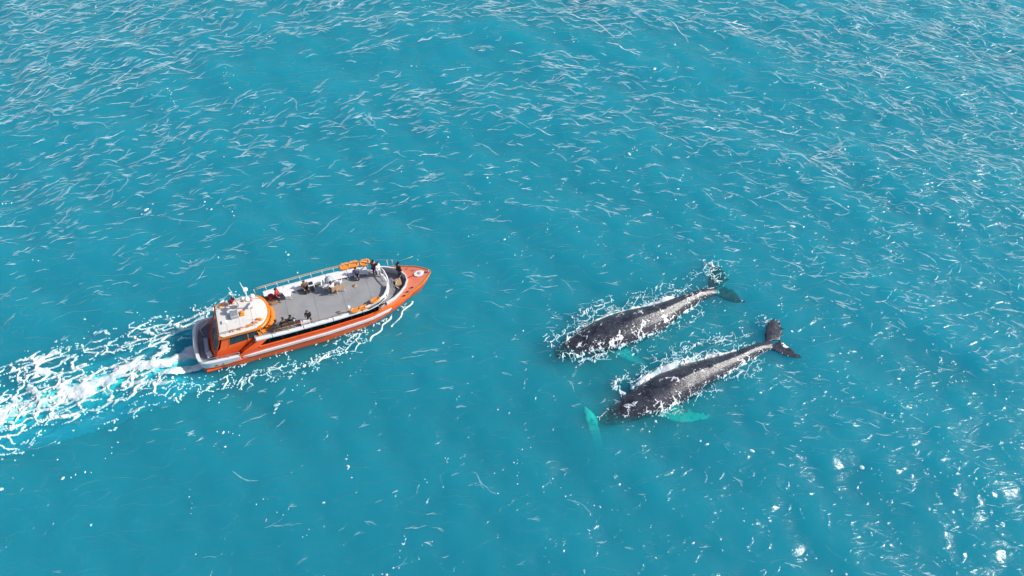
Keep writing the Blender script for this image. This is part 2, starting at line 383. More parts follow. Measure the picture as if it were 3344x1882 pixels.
# ------------------------------------------------------------ whales
def slate_material(name, foam_amt):
    m = bpy.data.materials.new(name); m.use_nodes = True; nt = m.node_tree; N = nt.nodes; L = nt.links.new; b = N['Principled BSDF']
    tc = N.new('ShaderNodeTexCoord')
    def nz(sc, det, rough=.6):
        k = N.new('ShaderNodeTexNoise'); k.inputs['Scale'].default_value = sc; k.inputs['Detail'].default_value = det; k.inputs['Roughness'].default_value = rough; L(tc.outputs['Object'], k.inputs['Vector']); return k
    def ramp(src, p0, p1, c0=(0, 0, 0, 1), c1=(1, 1, 1, 1)):
        r_ = N.new('ShaderNodeValToRGB'); r_.color_ramp.elements[0].position = p0; r_.color_ramp.elements[1].position = p1
        r_.color_ramp.elements[0].color = c0; r_.color_ramp.elements[1].color = c1; L(src, r_.inputs[0]); return r_.outputs[0]
    def mul(a, b_):
        k = N.new('ShaderNodeMath'); k.operation = 'MULTIPLY'
        for i, v in enumerate((a, b_)):
            if isinstance(v, float): k.inputs[i].default_value = v
            else: L(v, k.inputs[i])
        return k.outputs[0]
    def mixc(fac, a, c):
        k = N.new('ShaderNodeMix'); k.data_type = 'RGBA'; L(fac, k.inputs[0]); L(a, k.inputs[6])
        if isinstance(c, tuple): k.inputs[7].default_value = c
        else: L(c, k.inputs[7])
        return k.outputs[2]
    col = ramp(nz(1.3, 7).outputs[0], .3, .7, (.010, .012, .020, 1), (.066, .069, .092, 1))
    scr = nz(3.5, 8, .75)
    col = mixc(mul(ramp(scr.outputs[0], .56, .70), .36), col, (.27, .29, .35, 1))
    # pale flippers
    at = N.new('ShaderNodeAttribute'); at.attribute_name = 'pale'
    col = mixc(mul(at.outputs['Fac'], ramp(nz(1.6, 5).outputs[0], .36, .52)), col, (.44, .54, .37, 1))
    # foam film lying on the skin
    af = N.new('ShaderNodeAttribute'); af.attribute_name = 'foam'
    wn = nz(1.6, 3); wv = N.new('ShaderNodeVectorMath'); wv.operation = 'MULTIPLY_ADD'; L(wn.outputs['Color'], wv.inputs[0]); wv.inputs[1].default_value = (.9, .9, .9); L(tc.outputs['Object'], wv.inputs[2])
    vo = N.new('ShaderNodeTexVoronoi'); vo.feature = 'DISTANCE_TO_EDGE'; vo.inputs['Scale'].default_value = 1.9; L(wv.outputs[0], vo.inputs['Vector'])
    vd = N.new('ShaderNodeTexVoronoi'); vd.feature = 'F1'; vd.inputs['Scale'].default_value = 5.5; L(tc.outputs['Object'], vd.inputs['Vector'])
    nn = nz(1.1, 4)
    # width = (foam + noise) ; mask = edge < width
    a1 = N.new('ShaderNodeMath'); a1.operation = 'MULTIPLY_ADD'; L(nn.outputs[0], a1.inputs[0]); a1.inputs[1].default_value = .9; a1.inputs[2].default_value = -.53
    a2 = N.new('ShaderNodeMath'); a2.operation = 'MULTIPLY_ADD'; L(af.outputs['Fac'], a2.inputs[0]); a2.inputs[1].default_value = .14*foam_amt; L(a1.outputs[0], a2.inputs[2])
    a3 = N.new('ShaderNodeMath'); a3.operation = 'SUBTRACT'; L(a2.outputs[0], a3.inputs[0]); L(vo.outputs['Distance'], a3.inputs[1])
    edge = ramp(a3.outputs[0], .0, .03)
    dots = N.new('ShaderNodeMath'); dots.operation = 'LESS_THAN'; L(vd.outputs['Distance'], dots.inputs[0])
    dw = N.new('ShaderNodeMath'); dw.operation = 'MULTIPLY'; L(af.outputs['Fac'], dw.inputs[0]); dw.inputs[1].default_value = .22; L(dw.outputs[0], dots.inputs[1])
    mxx = N.new('ShaderNodeMath'); mxx.operation = 'MAXIMUM'; L(edge, mxx.inputs[0]); L(dots.outputs[0], mxx.inputs[1])
    fm = mul(mxx.outputs[0], ramp(af.outputs['Fac'], .05, .15))
    col = mixc(fm, col, (.84, .83, .84, 1))
    L(col, b.inputs['Base Color']); rg = N.new('ShaderNodeMath'); rg.operation = 'MULTIPLY_ADD'; L(fm, rg.inputs[0]); rg.inputs[1].default_value = .35; rg.inputs[2].default_value = .24; L(rg.outputs[0], b.inputs['Roughness'])
    bp = N.new('ShaderNodeBump'); bp.inputs['Distance'].default_value = .035
    L(scr.outputs[0], bp.inputs['Height']); L(bp.outputs[0], b.inputs['Normal'])
    return m

PROF = [  # s, half width, top, bottom
    (0, .10, .06, .08), (.015, .34, .16, .25), (.05, .62, .30, .55), (.10, .84, .44, .8), (.15, 1.0, .60, 1.0), (.20, 1.18, .80, 1.15), (.28, 1.38, .98, 1.3),
    (.36, 1.46, 1.06, 1.35), (.45, 1.42, 1.06, 1.25), (.54, 1.26, 1.0, 1.1), (.62, 1.04, .90, .95), (.70, .84, .76, .82), (.78, .66, .62, .66),
    (.86, .52, .50, .52), (.93, .43, .36, .38), (.97, .42, .22, .24), (1.0, .36, .12, .14)]
def catmull(pts, n):
    P = [Vector(p) for p in pts]; P = [P[0]*2-P[1]]+P+[P[-1]*2-P[-2]]; out = []
    segs = len(P)-3
    for k in range(n+1):
        u = k/n*segs; i = min(int(u), segs-1); t = u-i; a, b, c, d = P[i:i+4]
        out.append(.5*((2*b)+(-a+c)*t+(2*a-5*b+4*c-d)*t*t+(-a+3*b-3*c+d)*t**3))
    return out
def make_whale(name, spine, near_fluke, far_fluke, pecs, label, foam_amt, matl, wscale=1.08, fin_s=.63):
    sp = catmull(spine, 90)
    cum = [0]
    for a, b in zip(sp[:-1], sp[1:]): cum.append(cum[-1]+(b-a).length)
    tot = cum[-1]; mb = MB(); rings = []; nr = 28
    frames = []
    for i, p in enumerate(sp):
        t = (sp[min(i+1, 90)]-sp[max(i-1, 0)]).normalized(); lat = Vector((0, 0, 1)).cross(t).normalized(); up = t.cross(lat).normalized()
        s = cum[i]/tot; frames.append((p, t, lat, up, s))
        hw_ = interp([(a[0], a[1]) for a in PROF], s)*wscale; tp = interp([(a[0], a[2]) for a in PROF], s)*wscale; bt = interp([(a[0], a[3]) for a in PROF], s)*wscale
        ring = []
        for k in range(nr):
            an = 2*PI*k/nr; c, sn = math.cos(an), math.sin(an)
            h = tp if sn > 0 else bt
            y = math.copysign(abs(c)**.95, c)*hw_; z = math.copysign(abs(sn)**1.15, sn)*h
            # median keel along the back and the rostrum
            ridge = math.exp(-(c/.16)**2) if sn > 0 else 0
            z += ridge*(.10*hw_*sm(.3, .5, np.array(s))+.06*(1-sm(.1, .17, np.array(s)))) if sn > 0 else 0
            if sn > 0 and .16 < s < .21: z += .10*math.exp(-((s-.185)/.012)**2)*math.exp(-(c/.2)**2)
            ring.append(p+lat*y+up*float(z))
        rings.append(ring)
    mb.loft(rings, closed=True, caps=True)
    # small hooked dorsal fin
    i = int(fin_s*90); p, t, lat, up, s = frames[i]; top = interp([(a[0], a[2]) for a in PROF], s)*wscale
    prof = [(-.75, -.15, .10), (-.35, .10, .10), (-.02, .30, .05), (.16, .27, .03), (.10, .08, .06), (.25, -.15, .08)]
    left = [p+t*a+up*(top+b)+lat*c for a, b, c in prof]; right = [p+t*a+up*(top+b)-lat*c for a, b, c in prof]
    mb.loft([left, right], closed=True, caps=True)
    # knobs on the head
    rr = random.Random(5)
    for k in range(26):
        s = rr.uniform(.02, .14); f = frames[int(s*90)]; hw_ = interp([(a[0], a[1]) for a in PROF], s)*wscale; tp = interp([(a[0], a[2]) for a in PROF], s)*wscale
        c = rr.choice((-.75, -.4, 0, .4, .75))+rr.uniform(-.05, .05); z = tp*math.sqrt(max(0, 1-c*c))*.97
        cpos = f[0]+f[2]*hw_*c+f[3]*z
        mb.lathe([(.02, -.06), (.09, -.02), (.085, .03), (.03, .065)], cpos, 8)
    # flukes and flippers: tapered foils from outlines (lists of world points leading / trailing)
    def foil(lead, trail, th, flip=False):
        lead = catmull(lead, 22); trail = catmull(trail, 22); secs = []
        for j, (a, b) in enumerate(zip(lead, trail)):
            u = j/22; tk = th*(1-.75*u); ch = (b-a); nrm = Vector((0, 0, 1)); sec = []
            for fr_, hgt in ((0, 0), (.12, .75), (.35, 1), (.7, .55), (1, .04), (.7, -.45), (.35, -.8), (.12, -.6)):
                sec.append(a+ch*fr_+nrm*tk*hgt)
            secs.append(sec)
        mb.loft(secs, closed=True, caps=True)
    foil(*near_fluke, .14); foil(*far_fluke, .14)
    for l_, t_ in pecs: foil(l_, t_, .16)
    me = mb.mesh(name, matl, True); o = bpy.data.objects.new(name, me); COL.objects.link(o)
    rm = o.modifiers.new('remesh', 'REMESH'); rm.mode = 'VOXEL'; rm.voxel_size = .06; rm.use_smooth_shade = True
    sm_ = o.modifiers.new('smooth', 'SMOOTH'); sm_.factor = .5; sm_.iterations = 3
    dg = bpy.context.evaluated_depsgraph_get(); me2 = bpy.data.meshes.new_from_object(o.evaluated_get(dg)); o.modifiers.clear(); o.data = me2; me2.name = name
    if not me2.materials: me2.materials.append(matl)
    me2.polygons.foreach_set('use_smooth', [True]*len(me2.polygons))
    n = len(me2.vertices); cs = np.empty(n*3); me2.vertices.foreach_get('co', cs); cs = cs.reshape(-1, 3)
    pale = np.zeros(n)
    for l_, t_ in pecs:
        mid = [((Vector(a)+Vector(b))/2) for a, b in zip(catmull(l_, 8), catmull(t_, 8))]
        d, t, s = sdist(cs[:, 0], cs[:, 1], [(v.x, v.y) for v in mid])
        d3 = np.min([np.linalg.norm(cs-np.array(v)[None], axis=1) for v in [a_.lerp(b_, f_) for a_, b_ in zip(mid[:-1], mid[1:]) for f_ in (0, .33, .66)]], axis=0)
        pale = np.maximum(pale, sm(.9, .55, d3)*sm(.02, .16, t))
    d, t, s = sdist(cs[:, 0], cs[:, 1], [(v.x, v.y) for v in sp])
    wl = cs[:, 2]-wz(cs[:, 0], cs[:, 1]); hwv = np.interp(t, [a[0] for a in PROF], [a[1] for a in PROF])*wscale
    lat_ = -d*s/np.maximum(hwv, .2)*-1   # sign: + one flank
    nearside = np.clip(-d*s/np.maximum(hwv, .2), -1.2, 1.2)
    near_sgn = NEAR_SGN
    fl = near_sgn*nearside
    fo = .30+.34*sm(.1, .8, fl)+.30*sm(.3, .0, wl)*sm(0, .1, fl+.9)
    fo *= sm(.04, .16, t)*sm(-.25, .0, wl)
    fo *= np.where(t > .97, .45, 1)
    for nm, arr in (('pale', pale), ('foam', np.clip(fo, 0, 1))):
        at = me2.attributes.new(nm, 'FLOAT', 'POINT'); at.data.foreach_set('value', arr.astype(np.float32))
    tag(o, label, 'whale', 'humpback whales swimming side by side')
    return o, sp
NEAR_SGN = 1
V3 = lambda pts: [Vector(p) for p in pts]
WM = slate_material('whale_skin', 1.0)
w1, sp1 = make_whale('humpback_whale',
    [(3.4, 31.5, -.50), (4.7, 32.1, -.40), (6.4, 32.8, -.32), (8.8, 33.75, -.30), (11.6, 34.85, -.28), (13.8, 36.1, -.22), (15.5, 37.05, -.16), (17.3, 37.8, -.28)],
    (V3([(16.7, 37.45, -.30), (17.6, 36.85, -.35), (18.5, 36.5, -.35), (19.45, 36.5, -.28)]), V3([(18.0, 38.15, -.30), (18.55, 37.95, -.36), (18.95, 37.3, -.36), (19.52, 36.56, -.28)])),
    (V3([(16.5, 38.0, -.26), (16.55, 38.9, -.22), (16.9, 39.8, -.12), (17.55, 40.35, 0)]), V3([(18.0, 38.15, -.30), (18.5, 38.8, -.25), (18.2, 39.6, -.12), (17.75, 40.35, 0)])),
    [(V3([(7.2, 32.6, -.75), (8.3, 32.0, -1.2), (9.6, 31.6, -1.7), (11.1, 31.4, -2.2)]), V3([(8.4, 33.0, -.75), (9.2, 32.9, -1.2), (10.2, 32.5, -1.7), (11.2, 31.75, -2.2)])),
     (V3([(6.3, 33.8, -.6), (6.9, 34.8, -.6), (7.8, 35.6, -.7), (8.9, 36.1, -.9)]), V3([(7.6, 34.4, -.6), (8.1, 34.8, -.6), (8.7, 35.4, -.7), (9.1, 35.9, -.9)]))],
    'farther dark humpback whale with its head awash nearer the boat', 1.0, WM)
w2, sp2 = make_whale('humpback_whale',
    [(6.60, 25.75, -.62), (7.9, 26.35, -.56), (9.3, 27.05, -.44), (11.3, 28.0, -.35), (14.3, 29.45, -.32), (17.2, 30.75, -.22), (19.2, 31.75, -.12), (20.8, 32.4, -.20)],
    (V3([(20.25, 32.0, -.18), (21.1, 31.45, -.14), (21.95, 31.05, -.10), (22.85, 30.98, -.02)]), V3([(21.55, 32.75, -.18), (21.95, 32.45, -.16), (22.35, 31.8, -.12), (22.92, 31.05, -.02)])),
    (V3([(20.2, 32.65, -.18), (20.3, 33.5, -.10), (20.7, 34.3, .0), (21.35, 34.65, .12)]), V3([(21.55, 32.75, -.18), (21.95, 33.4, -.10), (21.9, 34.2, 0), (21.5, 34.62, .12)])),
    [(V3([(9.9, 26.9, -.9), (11.5, 26.25, -1.0), (13.2, 25.9, -1.05), (15.3, 26.4, -1.25)]), V3([(11.2, 27.5, -.9), (12.6, 27.4, -1.0), (13.9, 27.1, -1.05), (15.4, 26.7, -1.25)])),
     (V3([(9.4, 28.1, -.7), (9.9, 28.8, -.8), (10.7, 29.6, -1.0), (11.9, 30.3, -1.3)]), V3([(10.6, 28.6, -.7), (11.1, 29.1, -.8), (11.7, 29.6, -1.0), (12.1, 30.1, -1.3)]))],
    'nearer dark humpback whale with submerged snout and pale green flipper beside it', 1.0, WM, wscale=1.02)

# a flipper reaching up from below, left of the nearer whale's snout
mb = MB(); lead = catmull(V3([(5.40, 26.75, -.12), (5.38, 26.3, -.22), (5.55, 25.7, -.40), (5.85, 25.15, -1.1), (6.2, 24.7, -2.3), (6.6, 24.2, -4.2)]), 24)
trl = catmull(V3([(5.5, 26.8, -.12), (6.0, 26.45, -.22), (6.38, 25.9, -.40), (6.6, 25.35, -1.1), (6.85, 24.9, -2.3), (7.1, 24.4, -4.2)]), 24)
secs = []
for j, (a, b) in enumerate(zip(lead, trl)):
    a = a+Vector((.05*math.sin(j*1.3), 0, 0)); ch = b-a; secs.append([a+ch*f_+Vector((0, 0, .1*h_)) for f_, h_ in ((0, 0), (.12, .75), (.35, 1), (.7, .55), (1, .04), (.7, -.45), (.35, -.8), (.12, -.6))])
mb.loft(secs, closed=True, caps=True)
flm = mat('pale_flipper_skin', (.36, .44, .36), .5, var=.15, scale=2, dirt=(.12, .13, .14), dirt_amt=.8, dirt_scale=2.2)
fl = mb.build('whale_flipper', flm, smooth=True)
tag(fl, 'pale green submerged flipper alone in the water left of the nearer snout', 'flipper')

# foam round the whales
def whale_foam(sp, name, label, x0, x1, y0, y1, seed, wsc, t0=.02, extra=None):
    pts = [(v.x, v.y) for v in sp[::5]]
    def field(X, Y):
        d, t, s = sdist(X, Y, pts); hw_ = np.interp(t, [a[0] for a in PROF], [a[1] for a in PROF])*wsc
        out = d-hw_*.96; near = s < 0
        span = sm(.02, .12, t)*(1-sm(.80, .95, t))
        far_on = np.where(near, 0, 1)
        solid = .02+.16*np.sin(t*PI)+.30*(fbm(X, Y, .9, seed)-.5)*2-np.abs(out-.05)*1.3+.35*(fbm(X, Y, 3.5, seed+2, 3)-.5)-.3*(1-sm(.12, .3, t))-.3*sm(.7, .86, t)
        mkf = np.where(near, .66*np.exp(-(out/.16)**2)+.20*np.exp(-(out/.9)**2), .62*np.exp(-(out/.5)**2)+.36*np.exp(-(out/1.2)**2))
        mkf = mkf*(sm(t0, t0+.10, t)*(1-sm(.80, .95, t))*.92+.06)*np.clip(.1+1.8*fbm(X, Y, .5, seed+4, 2), 0, 1.4)
        if extra is not None: mkf = extra(X, Y, mkf)
        f = lace(X, Y, np.clip(mkf, 0, 1), 1.5, seed, (1.25, 1, R(24)), .036, .5, 3.0)
        f = np.maximum(f, (mkf-.95)*.4+.8*(fbm(X, Y, 2.4, seed+9, 4)-.60)*(mkf > .55)-.2*(mkf <= .55))
        f = np.maximum(f, np.where(far_on*(t > .12)*(t < .86) > 0, solid*.8, -1))
        return f
    return foam_sheet(name, x0, x1, y0, y1, .035, field, label)
def ex1(X, Y, m):
    d = np.hypot(X-17.0, Y-39.9); m = np.maximum(m, 1.05*np.exp(-(d/.75)**2)); d = np.hypot(X-17.5, Y-38.9); m = np.maximum(m, .7*np.exp(-(d/.7)**2))
    d, t, s = sdist(X, Y, [(15.2, 38.9), (15.6, 39.4), (16.6, 39.2)]); m = np.maximum(m, .5*np.exp(-(d/.3)**2))
    d, t, s = sdist(X, Y, [(4.0, 31.0), (5.2, 30.75), (7.2, 31.3)]); m = np.maximum(m, .78*np.exp(-(d/.28)**2))
    d, t, s = sdist(X, Y, [(3.1, 32.6), (4.4, 33.9), (6.4, 35.6), (8, 36.7)]); return np.maximum(m, .5*np.exp(-(d/.5)**2))
def ex2(X, Y, m):
    d, t, s = sdist(X, Y, [(8.6, 27.9), (7.9, 28.4), (7.9, 29.0), (8.7, 29.2)]); m = np.maximum(m, .9*np.exp(-(d/.22)**2)*1.1)
    d = np.hypot(X-20.5, Y-34.5); m = np.maximum(m, .7*np.exp(-(d/.45)**2))
    d, t, s = sdist(X, Y, [(11.5, 30.4), (13, 31.6), (15.2, 32.3), (18.5, 33.3)]); m = np.maximum(m, .5*np.exp(-(d/.45)**2))
    d, t, s = sdist(X, Y, [(17.3, 29.6), (18.6, 29.9), (19.3, 31.2)]); m = np.maximum(m, .6*np.exp(-(d/.45)**2))
    d, t, s = sdist(X, Y, [(8.8, 26.9), (11, 27.0), (13.3, 27.4), (15.5, 28.5)]); return np.maximum(m, .75*np.exp(-(d/.3)**2))
whale_foam(sp1, 'splash_foam', 'white lacy foam and splashes around the farther whale', 1.5, 20.5, 29.5, 41.8, 41, 1.08, extra=ex1)
whale_foam(sp2, 'splash_foam', 'white lacy foam and splashes around the nearer whale', 5, 23.5, 24.5, 36, 57, 1.02, t0=.17, extra=ex2)

# ------------------------------------------------------------ painted sky-reflection ribbons, and foam flecks, over the open sea
def threads(name, count, seed, label, matname, lfac=1.0, wfac=1.0):
    r = np.random.default_rng(seed); vs = []; fs = []
    made = 0; tries = 0
    while made < count and tries < count*30:
        tries += 1
        # a cluster of near-parallel threads on one wavelet
        y = r.uniform(10, 90); x = r.uniform(-66, 66)
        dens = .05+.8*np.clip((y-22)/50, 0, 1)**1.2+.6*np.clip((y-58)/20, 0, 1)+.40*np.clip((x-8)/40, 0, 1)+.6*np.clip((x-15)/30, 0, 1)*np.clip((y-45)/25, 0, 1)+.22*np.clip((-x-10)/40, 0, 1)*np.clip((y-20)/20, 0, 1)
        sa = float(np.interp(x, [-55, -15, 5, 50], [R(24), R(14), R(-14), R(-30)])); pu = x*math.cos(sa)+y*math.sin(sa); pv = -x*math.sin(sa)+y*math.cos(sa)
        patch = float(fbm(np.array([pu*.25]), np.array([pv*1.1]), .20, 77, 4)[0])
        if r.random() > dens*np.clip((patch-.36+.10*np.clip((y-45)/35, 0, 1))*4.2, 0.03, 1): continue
        xl, yl = bloc(x, y)
        if -.6 < xl < 19.5 and abs(yl) < 3: continue
        ang0 = R(4)+np.interp(x, [-55, -15, 5, 50], [R(26), R(16), R(-10), R(-30)])+r.normal(0, .20)  # fanned across the view direction, as sky reflections on wavelets line up
        # one broken crest line with kinks, and a few finer branches forking from it
        L0 = min(np.exp(r.normal(-.25, .5)), 2.6)*(.55+(y/58)**1.5)*lfac
        w0 = (.006+.00034*y)*np.exp(r.normal(0, .35))*wfac
        jobs = [(x, y, ang0+r.normal(0, .12), L0, w0)]; first = True
        while jobs:
            px, py, a, ln, wd = jobs.pop(0); st = .13+.0012*y; k = max(3, int(ln/st)); b = len(vs); pts = []; bend = r.normal(0, .5); ph = r.uniform(0, 6.28); fq = r.uniform(.5, 1.1)
            for i in range(k+1):
                fade_ = max(.12, math.sin(PI*min(1, (i+.3)/(k+.6)))**.5)*(.35+.95*abs(math.sin(ph+i*fq)))
                pts.append((px, py, a, wd*fade_)); a += bend*st
                if r.random() < st/.55: bend = r.normal(0, .55); a += r.normal(0, .28)
                a = a*.88+ang0*.12; px += math.cos(a)*st; py += math.sin(a)*st
            for u, v, aa, wv in pts:
                vs.append((u-math.sin(aa)*wv, v+math.cos(aa)*wv, .022)); vs.append((u+math.sin(aa)*wv, v-math.cos(aa)*wv, .022))
            fs += [(b+2*i, b+2*i+1, b+2*i+3, b+2*i+2) for i in range(k)]; made += 1
            if first:
                first = False
                for c in range(r.integers(0, 4)):
                    u, v, aa, wv = pts[r.integers(0, len(pts)-1)]; jobs.append((u, v, aa+r.choice((-1, 1))*r.uniform(.18, .5), ln*r.uniform(.25, .6), wd*r.uniform(.4, .8)))
    A = np.array(vs); A[:, 2] += wz(A[:, 0], A[:, 1])
    me = bpy.data.meshes.new(name); me.from_pydata(A.tolist(), [], fs); me.materials.append(M[matname])
    o = bpy.data.objects.new(name, me); COL.objects.link(o); return tag(o, label, 'foam', kind='stuff')
threads('sky_sheen_films', 8500, 10, 'faint translucent films painting soft sky sheen on the open turquoise sea', 'film', 1.1, 2.7)  # wide films painting the soft sky sheen of wave faces
threads('sky_glint_streaks', 10500, 11, 'thin pale ribbons painting sky reflections over the open turquoise sea', 'thread', .95)  # ribbons painting the sky reflected in wavelets
threads('crest_glints', 600, 12, 'bright white broken lines painting sky glints on the small wave crests', 'foam')  # brightest painted reflections, sharing the white of the foam
r = np.random.default_rng(21); fk = MB()
def fleck(x, y, s):
    z = float(wz(x, y)); a = r.uniform(0, PI); e = r.uniform(1, 2.0); n = 6
    ring = [(x+s*e*math.cos(t)*math.cos(a)-s*math.sin(t)*math.sin(a), y+s*e*math.cos(t)*math.sin(a)+s*math.sin(t)*math.cos(a)) for t in [2*PI*k/n for k in range(n)]]
    fk.add([(u, v, z-.01) for u, v in ring]+[(x, y, z+.05)], [(k, (k+1) % n, n) for k in range(n)])
cnt = 0
while cnt < 520:
    y = r.uniform(13, 80); x = r.uniform(-60, 60)
    if r.random() > .25+.75*np.clip((x+5)/40, 0, 1): continue
    xl, yl = bloc(x, y)
    if -.6 < xl < 19.5 and abs(yl) < 3: continue
    dx, dy = r.normal(0, 1, 2); nrm = math.hypot(dx, dy)
    for k in range(r.integers(1, 6)):
        fleck(x+k*.42*dx/nrm+r.normal(0, .1), y+k*.42*dy/nrm+r.normal(0, .1), math.exp(r.normal(-3.3, .45)))
    cnt += 1
for x, y, s in ((-33.2, 46.7, .30), (-32.75, 47.3, .14), (-33.5, 46.2, .12), (-17.8, 27.0, .28), (-17.85, 26.7, .18), (-17.95, 26.4, .14), (-20.9, 23.5, .13), (51.5, 55.8, .35)):
    fleck(x, y, s*.5); fleck(x+s*.5, y+s*.25, s*.3)
fo = fk.build('foam_flecks', M['foam']); tag(fo, 'scattered white foam flecks floating on the open sea', 'foam', kind='stuff')

# ============================================================ the boat
boat = empty('tour_boat', BO, BA, 'orange and white passenger boat with a long grey upper deck', 'boat')
boat.rotation_euler = (0, 0, BA)
HS = [(0, 1.5), (.1, 1.75), (.3, 1.96), (.6, 2.08), (1, 2.14), (3, 2.28), (6, 2.36), (10, 2.40), (13.5, 2.32), (15.3, 2.02), (16.75, 1.55), (18, .98), (18.7, .45), (19.05, .05)]
WLT = [(0, 1.35), (.3, 1.8), (1, 2.0), (3, 2.2), (10, 2.28), (13.4, 1.95), (15.3, 1.25), (16.6, .55), (17.5, .12), (17.8, .04), (19.05, .04)]
ZT = [(0, 1.25), (3.1, 1.25), (3.2, 1.6), (12, 1.72), (15, 1.92), (17, 2.07), (19.05, 2.3)]
hs = lambda x: interp(HS, x); zt = lambda x: interp(ZT, x); zr = lambda x: interp([(0, .45), (1.5, .58), (3, .78), (5, .92), (9, 1.0), (13, 1.07), (19, 1.2)], x)
def zb(x): return 0 if x < 17.8 else 2.15*((x-17.8)/1.25)**1.3
def hy(x, z):
    a = interp(WLT, x); b = hs(x); lo = zb(x); t = max(0, min(1, (z-lo)/max(.05, zt(x)-lo)))
    return a+(b-a)*t**(.6 if x < 10 else .6+.5*min(1, (x-10)/6))
SX = [0, .1, .3, .6, 1, 2, 3.05, 3.15, 4, 5, 6, 7, 8, 9, 10, 11, 12, 13, 13.7, 14.4, 15, 15.6, 16.2, 16.8, 17.3, 17.8, 18.2, 18.6, 18.85, 19.05]
def band(x0, x1, f0, f1, off=0, nz=5, sides=(-1, 1), thick=0, name='hull', m=None, parent=boat, smooth=True):
    """a strip of the boat's side between heights f0(x) and f1(x)"""
    st = [x for x in SX if x0-1e-6 <= x <= x1+1e-6]
    if st[0] > x0: st = [x0]+st
    if st[-1] < x1: st.append(x1)
    mb = MB()
    for s in sides:
        rings = []
        for x in st:
            a, b = f0(x), f1(x); pts = []
            for k in range(nz+1):
                z = a+(b-a)*k/nz; pts.append((x, s*(hy(x, z)+off), z))
            if thick:
                for k in range(nz, -1, -1):
                    z = a+(b-a)*k/nz; pts.append((x, s*(hy(x, z)+off-thick), z))
            rings.append(pts)
        mb.loft(rings, closed=bool(thick), caps=bool(thick))
    return mb.build(name, m, parent, smooth=smooth, sharp=40)
# hull from keel to the white line aft / window sill forward
mb = MB(); rings = []
def hull_top(x): return zr(x) if x <= 3.05 else zt(x)
for x in SX:
    ring = []
    lo = zb(x); a = interp(WLT, x)
    under = -.8 if x < 16 else -.8+(x-16)*.45
    if x >= 17.8: under = lo
    for s in (-1, 1):
        pts = []
        for k in range(8):
            z = lo+(hull_top(x)-lo)*(1-k/7); pts.append((x, s*hy(x, z), z))
        pts.append((x, s*a*.7, (lo+under)/2 if x < 17.8 else lo-.01)); pts.append((x, s*.03, under-.02))
        ring += pts if s < 0 else pts[::-1]
    rings.append(ring)
mb.loft(rings)
mb.f.append(tuple(range(len(rings[0]))))
hull = mb.build('hull', M['orange'], boat, smooth=True, sharp=35)
def strake(x0, x1, zf, h, off, name, m, parent):
    st = [x for x in SX if x0 < x < x1]; st = [x0]+st+[x1]; mb = MB()
    for s in (-1, 1):
        rings = []
        for x in st:
            z = zf(x); e = .15 if (x in (x0, x1)) else 1
            y = hy(x, z)
            rings.append([(x, s*(y-.03), z-h/2), (x, s*(y+off*e), z-h/2+.02), (x, s*(y+off*e), z+h/2-.02), (x, s*(y-.03), z+h/2)])
        mb.loft(rings, closed=True, caps=True)
    return mb.build(name, m, parent, smooth=True, sharp=30)
strake(3.3, 15.2, lambda x: zr(x)+.18, .28, .12, 'rubbing_strake', M['pinkwhite'], boat)
strake(.25, 17.2, lambda x: zr(x)-.09, .09, .06, 'fender_strip', M['orange'], boat)
strake(13.2, 18.9, lambda x: zt(x)-.10, .07, .06, 'bow_moulding', M['amber'], boat)
strake(14.6, 18.8, lambda x: zt(x)-.36, .06, .05, 'bow_moulding', M['amber'], boat)
# stern waterline pad
mb = MB(); mb.box((.9, -2.02, .12), (1.1, .22, .22)); bevel(mb.build('fender_pad', M['orange'], boat), .04)
# bulwark round the stern
outl = [(3.12, -hs(3.1)), (2, -hs(2)), (1, -hs(1)), (.6, -hs(.6)), (.3, -hs(.3)), (.1, -hs(.1)), (-.03, -1.35), (-.10, -.6), (-.12, 0)]
outl = outl+[(x, -y) for x, y in outl[::-1][1:]]+[(4.9, hs(4.9))]
mb = MB(); rings = []
for i, (x, y) in enumerate(outl):
    a = Vector(outl[max(0, i-1)]); b = Vector(outl[min(len(outl)-1, i+1)]); t = (b-a).normalized(); nr_ = Vector((-t.y, t.x))
    if nr_.dot(Vector((1.5-x, -y))) < 0: nr_ = -nr_
    q_ = Vector((x, y)); o1 = q_-nr_*.01; o2 = q_+nr_*.17; z0 = zr(max(x, 0))-.02
    kick = .05
    rings.append([(o1.x, o1.y, z0), (q_.x-nr_.x*kick, q_.y-nr_.y*kick, 1.2), (q_.x, q_.y, 1.27), (o2.x, o2.y, 1.27), (o2.x+nr_.x*.02, o2.y+nr_.y*.02, 1.2), (o2.x, o2.y, .60), (o2.x, o2.y, z0)])
mb.loft(rings, closed=True, caps=True)
bul = mb.build('bulwark', M['white'], boat, smooth=True, sharp=35)
for x, w_ in ((1.25, .22), (1.75, .1)):
    mb = MB(); y = hs(x)+.012+.02; mb.box((x, -y, .72), (w_, .03, .08), rz=-.06); mb.build('scupper', M['dark'], bul)
# transom below the bulwark
mb = MB(); mb.prism([(-.03, -1.35), (.12, -1.75), (.3, -1.9), (.3, 1.9), (.12, 1.75), (-.03, 1.35), (-.09, 0)], -.5, .44); mb.build('transom', M['orange'], boat)
mb = MB(); mb.box((-.2, .15, .5), (.12, .5, .12)); mb.box((-.16, -.35, .62), (.1, .12, .16)); mb.build('stern_fender', M['dark'], boat)
# aft deck
mb = MB(); mb.prism([(.12, -1.3), (.3, -1.75), (.7, -1.93), (3, -2.1), (5.2, -2.12), (5.2, 2.12), (3, 2.1), (.7, 1.93), (.3, 1.75), (.12, 1.3)], .5, .62); mb.build('aft_deck', M['aftdeck'], boat)
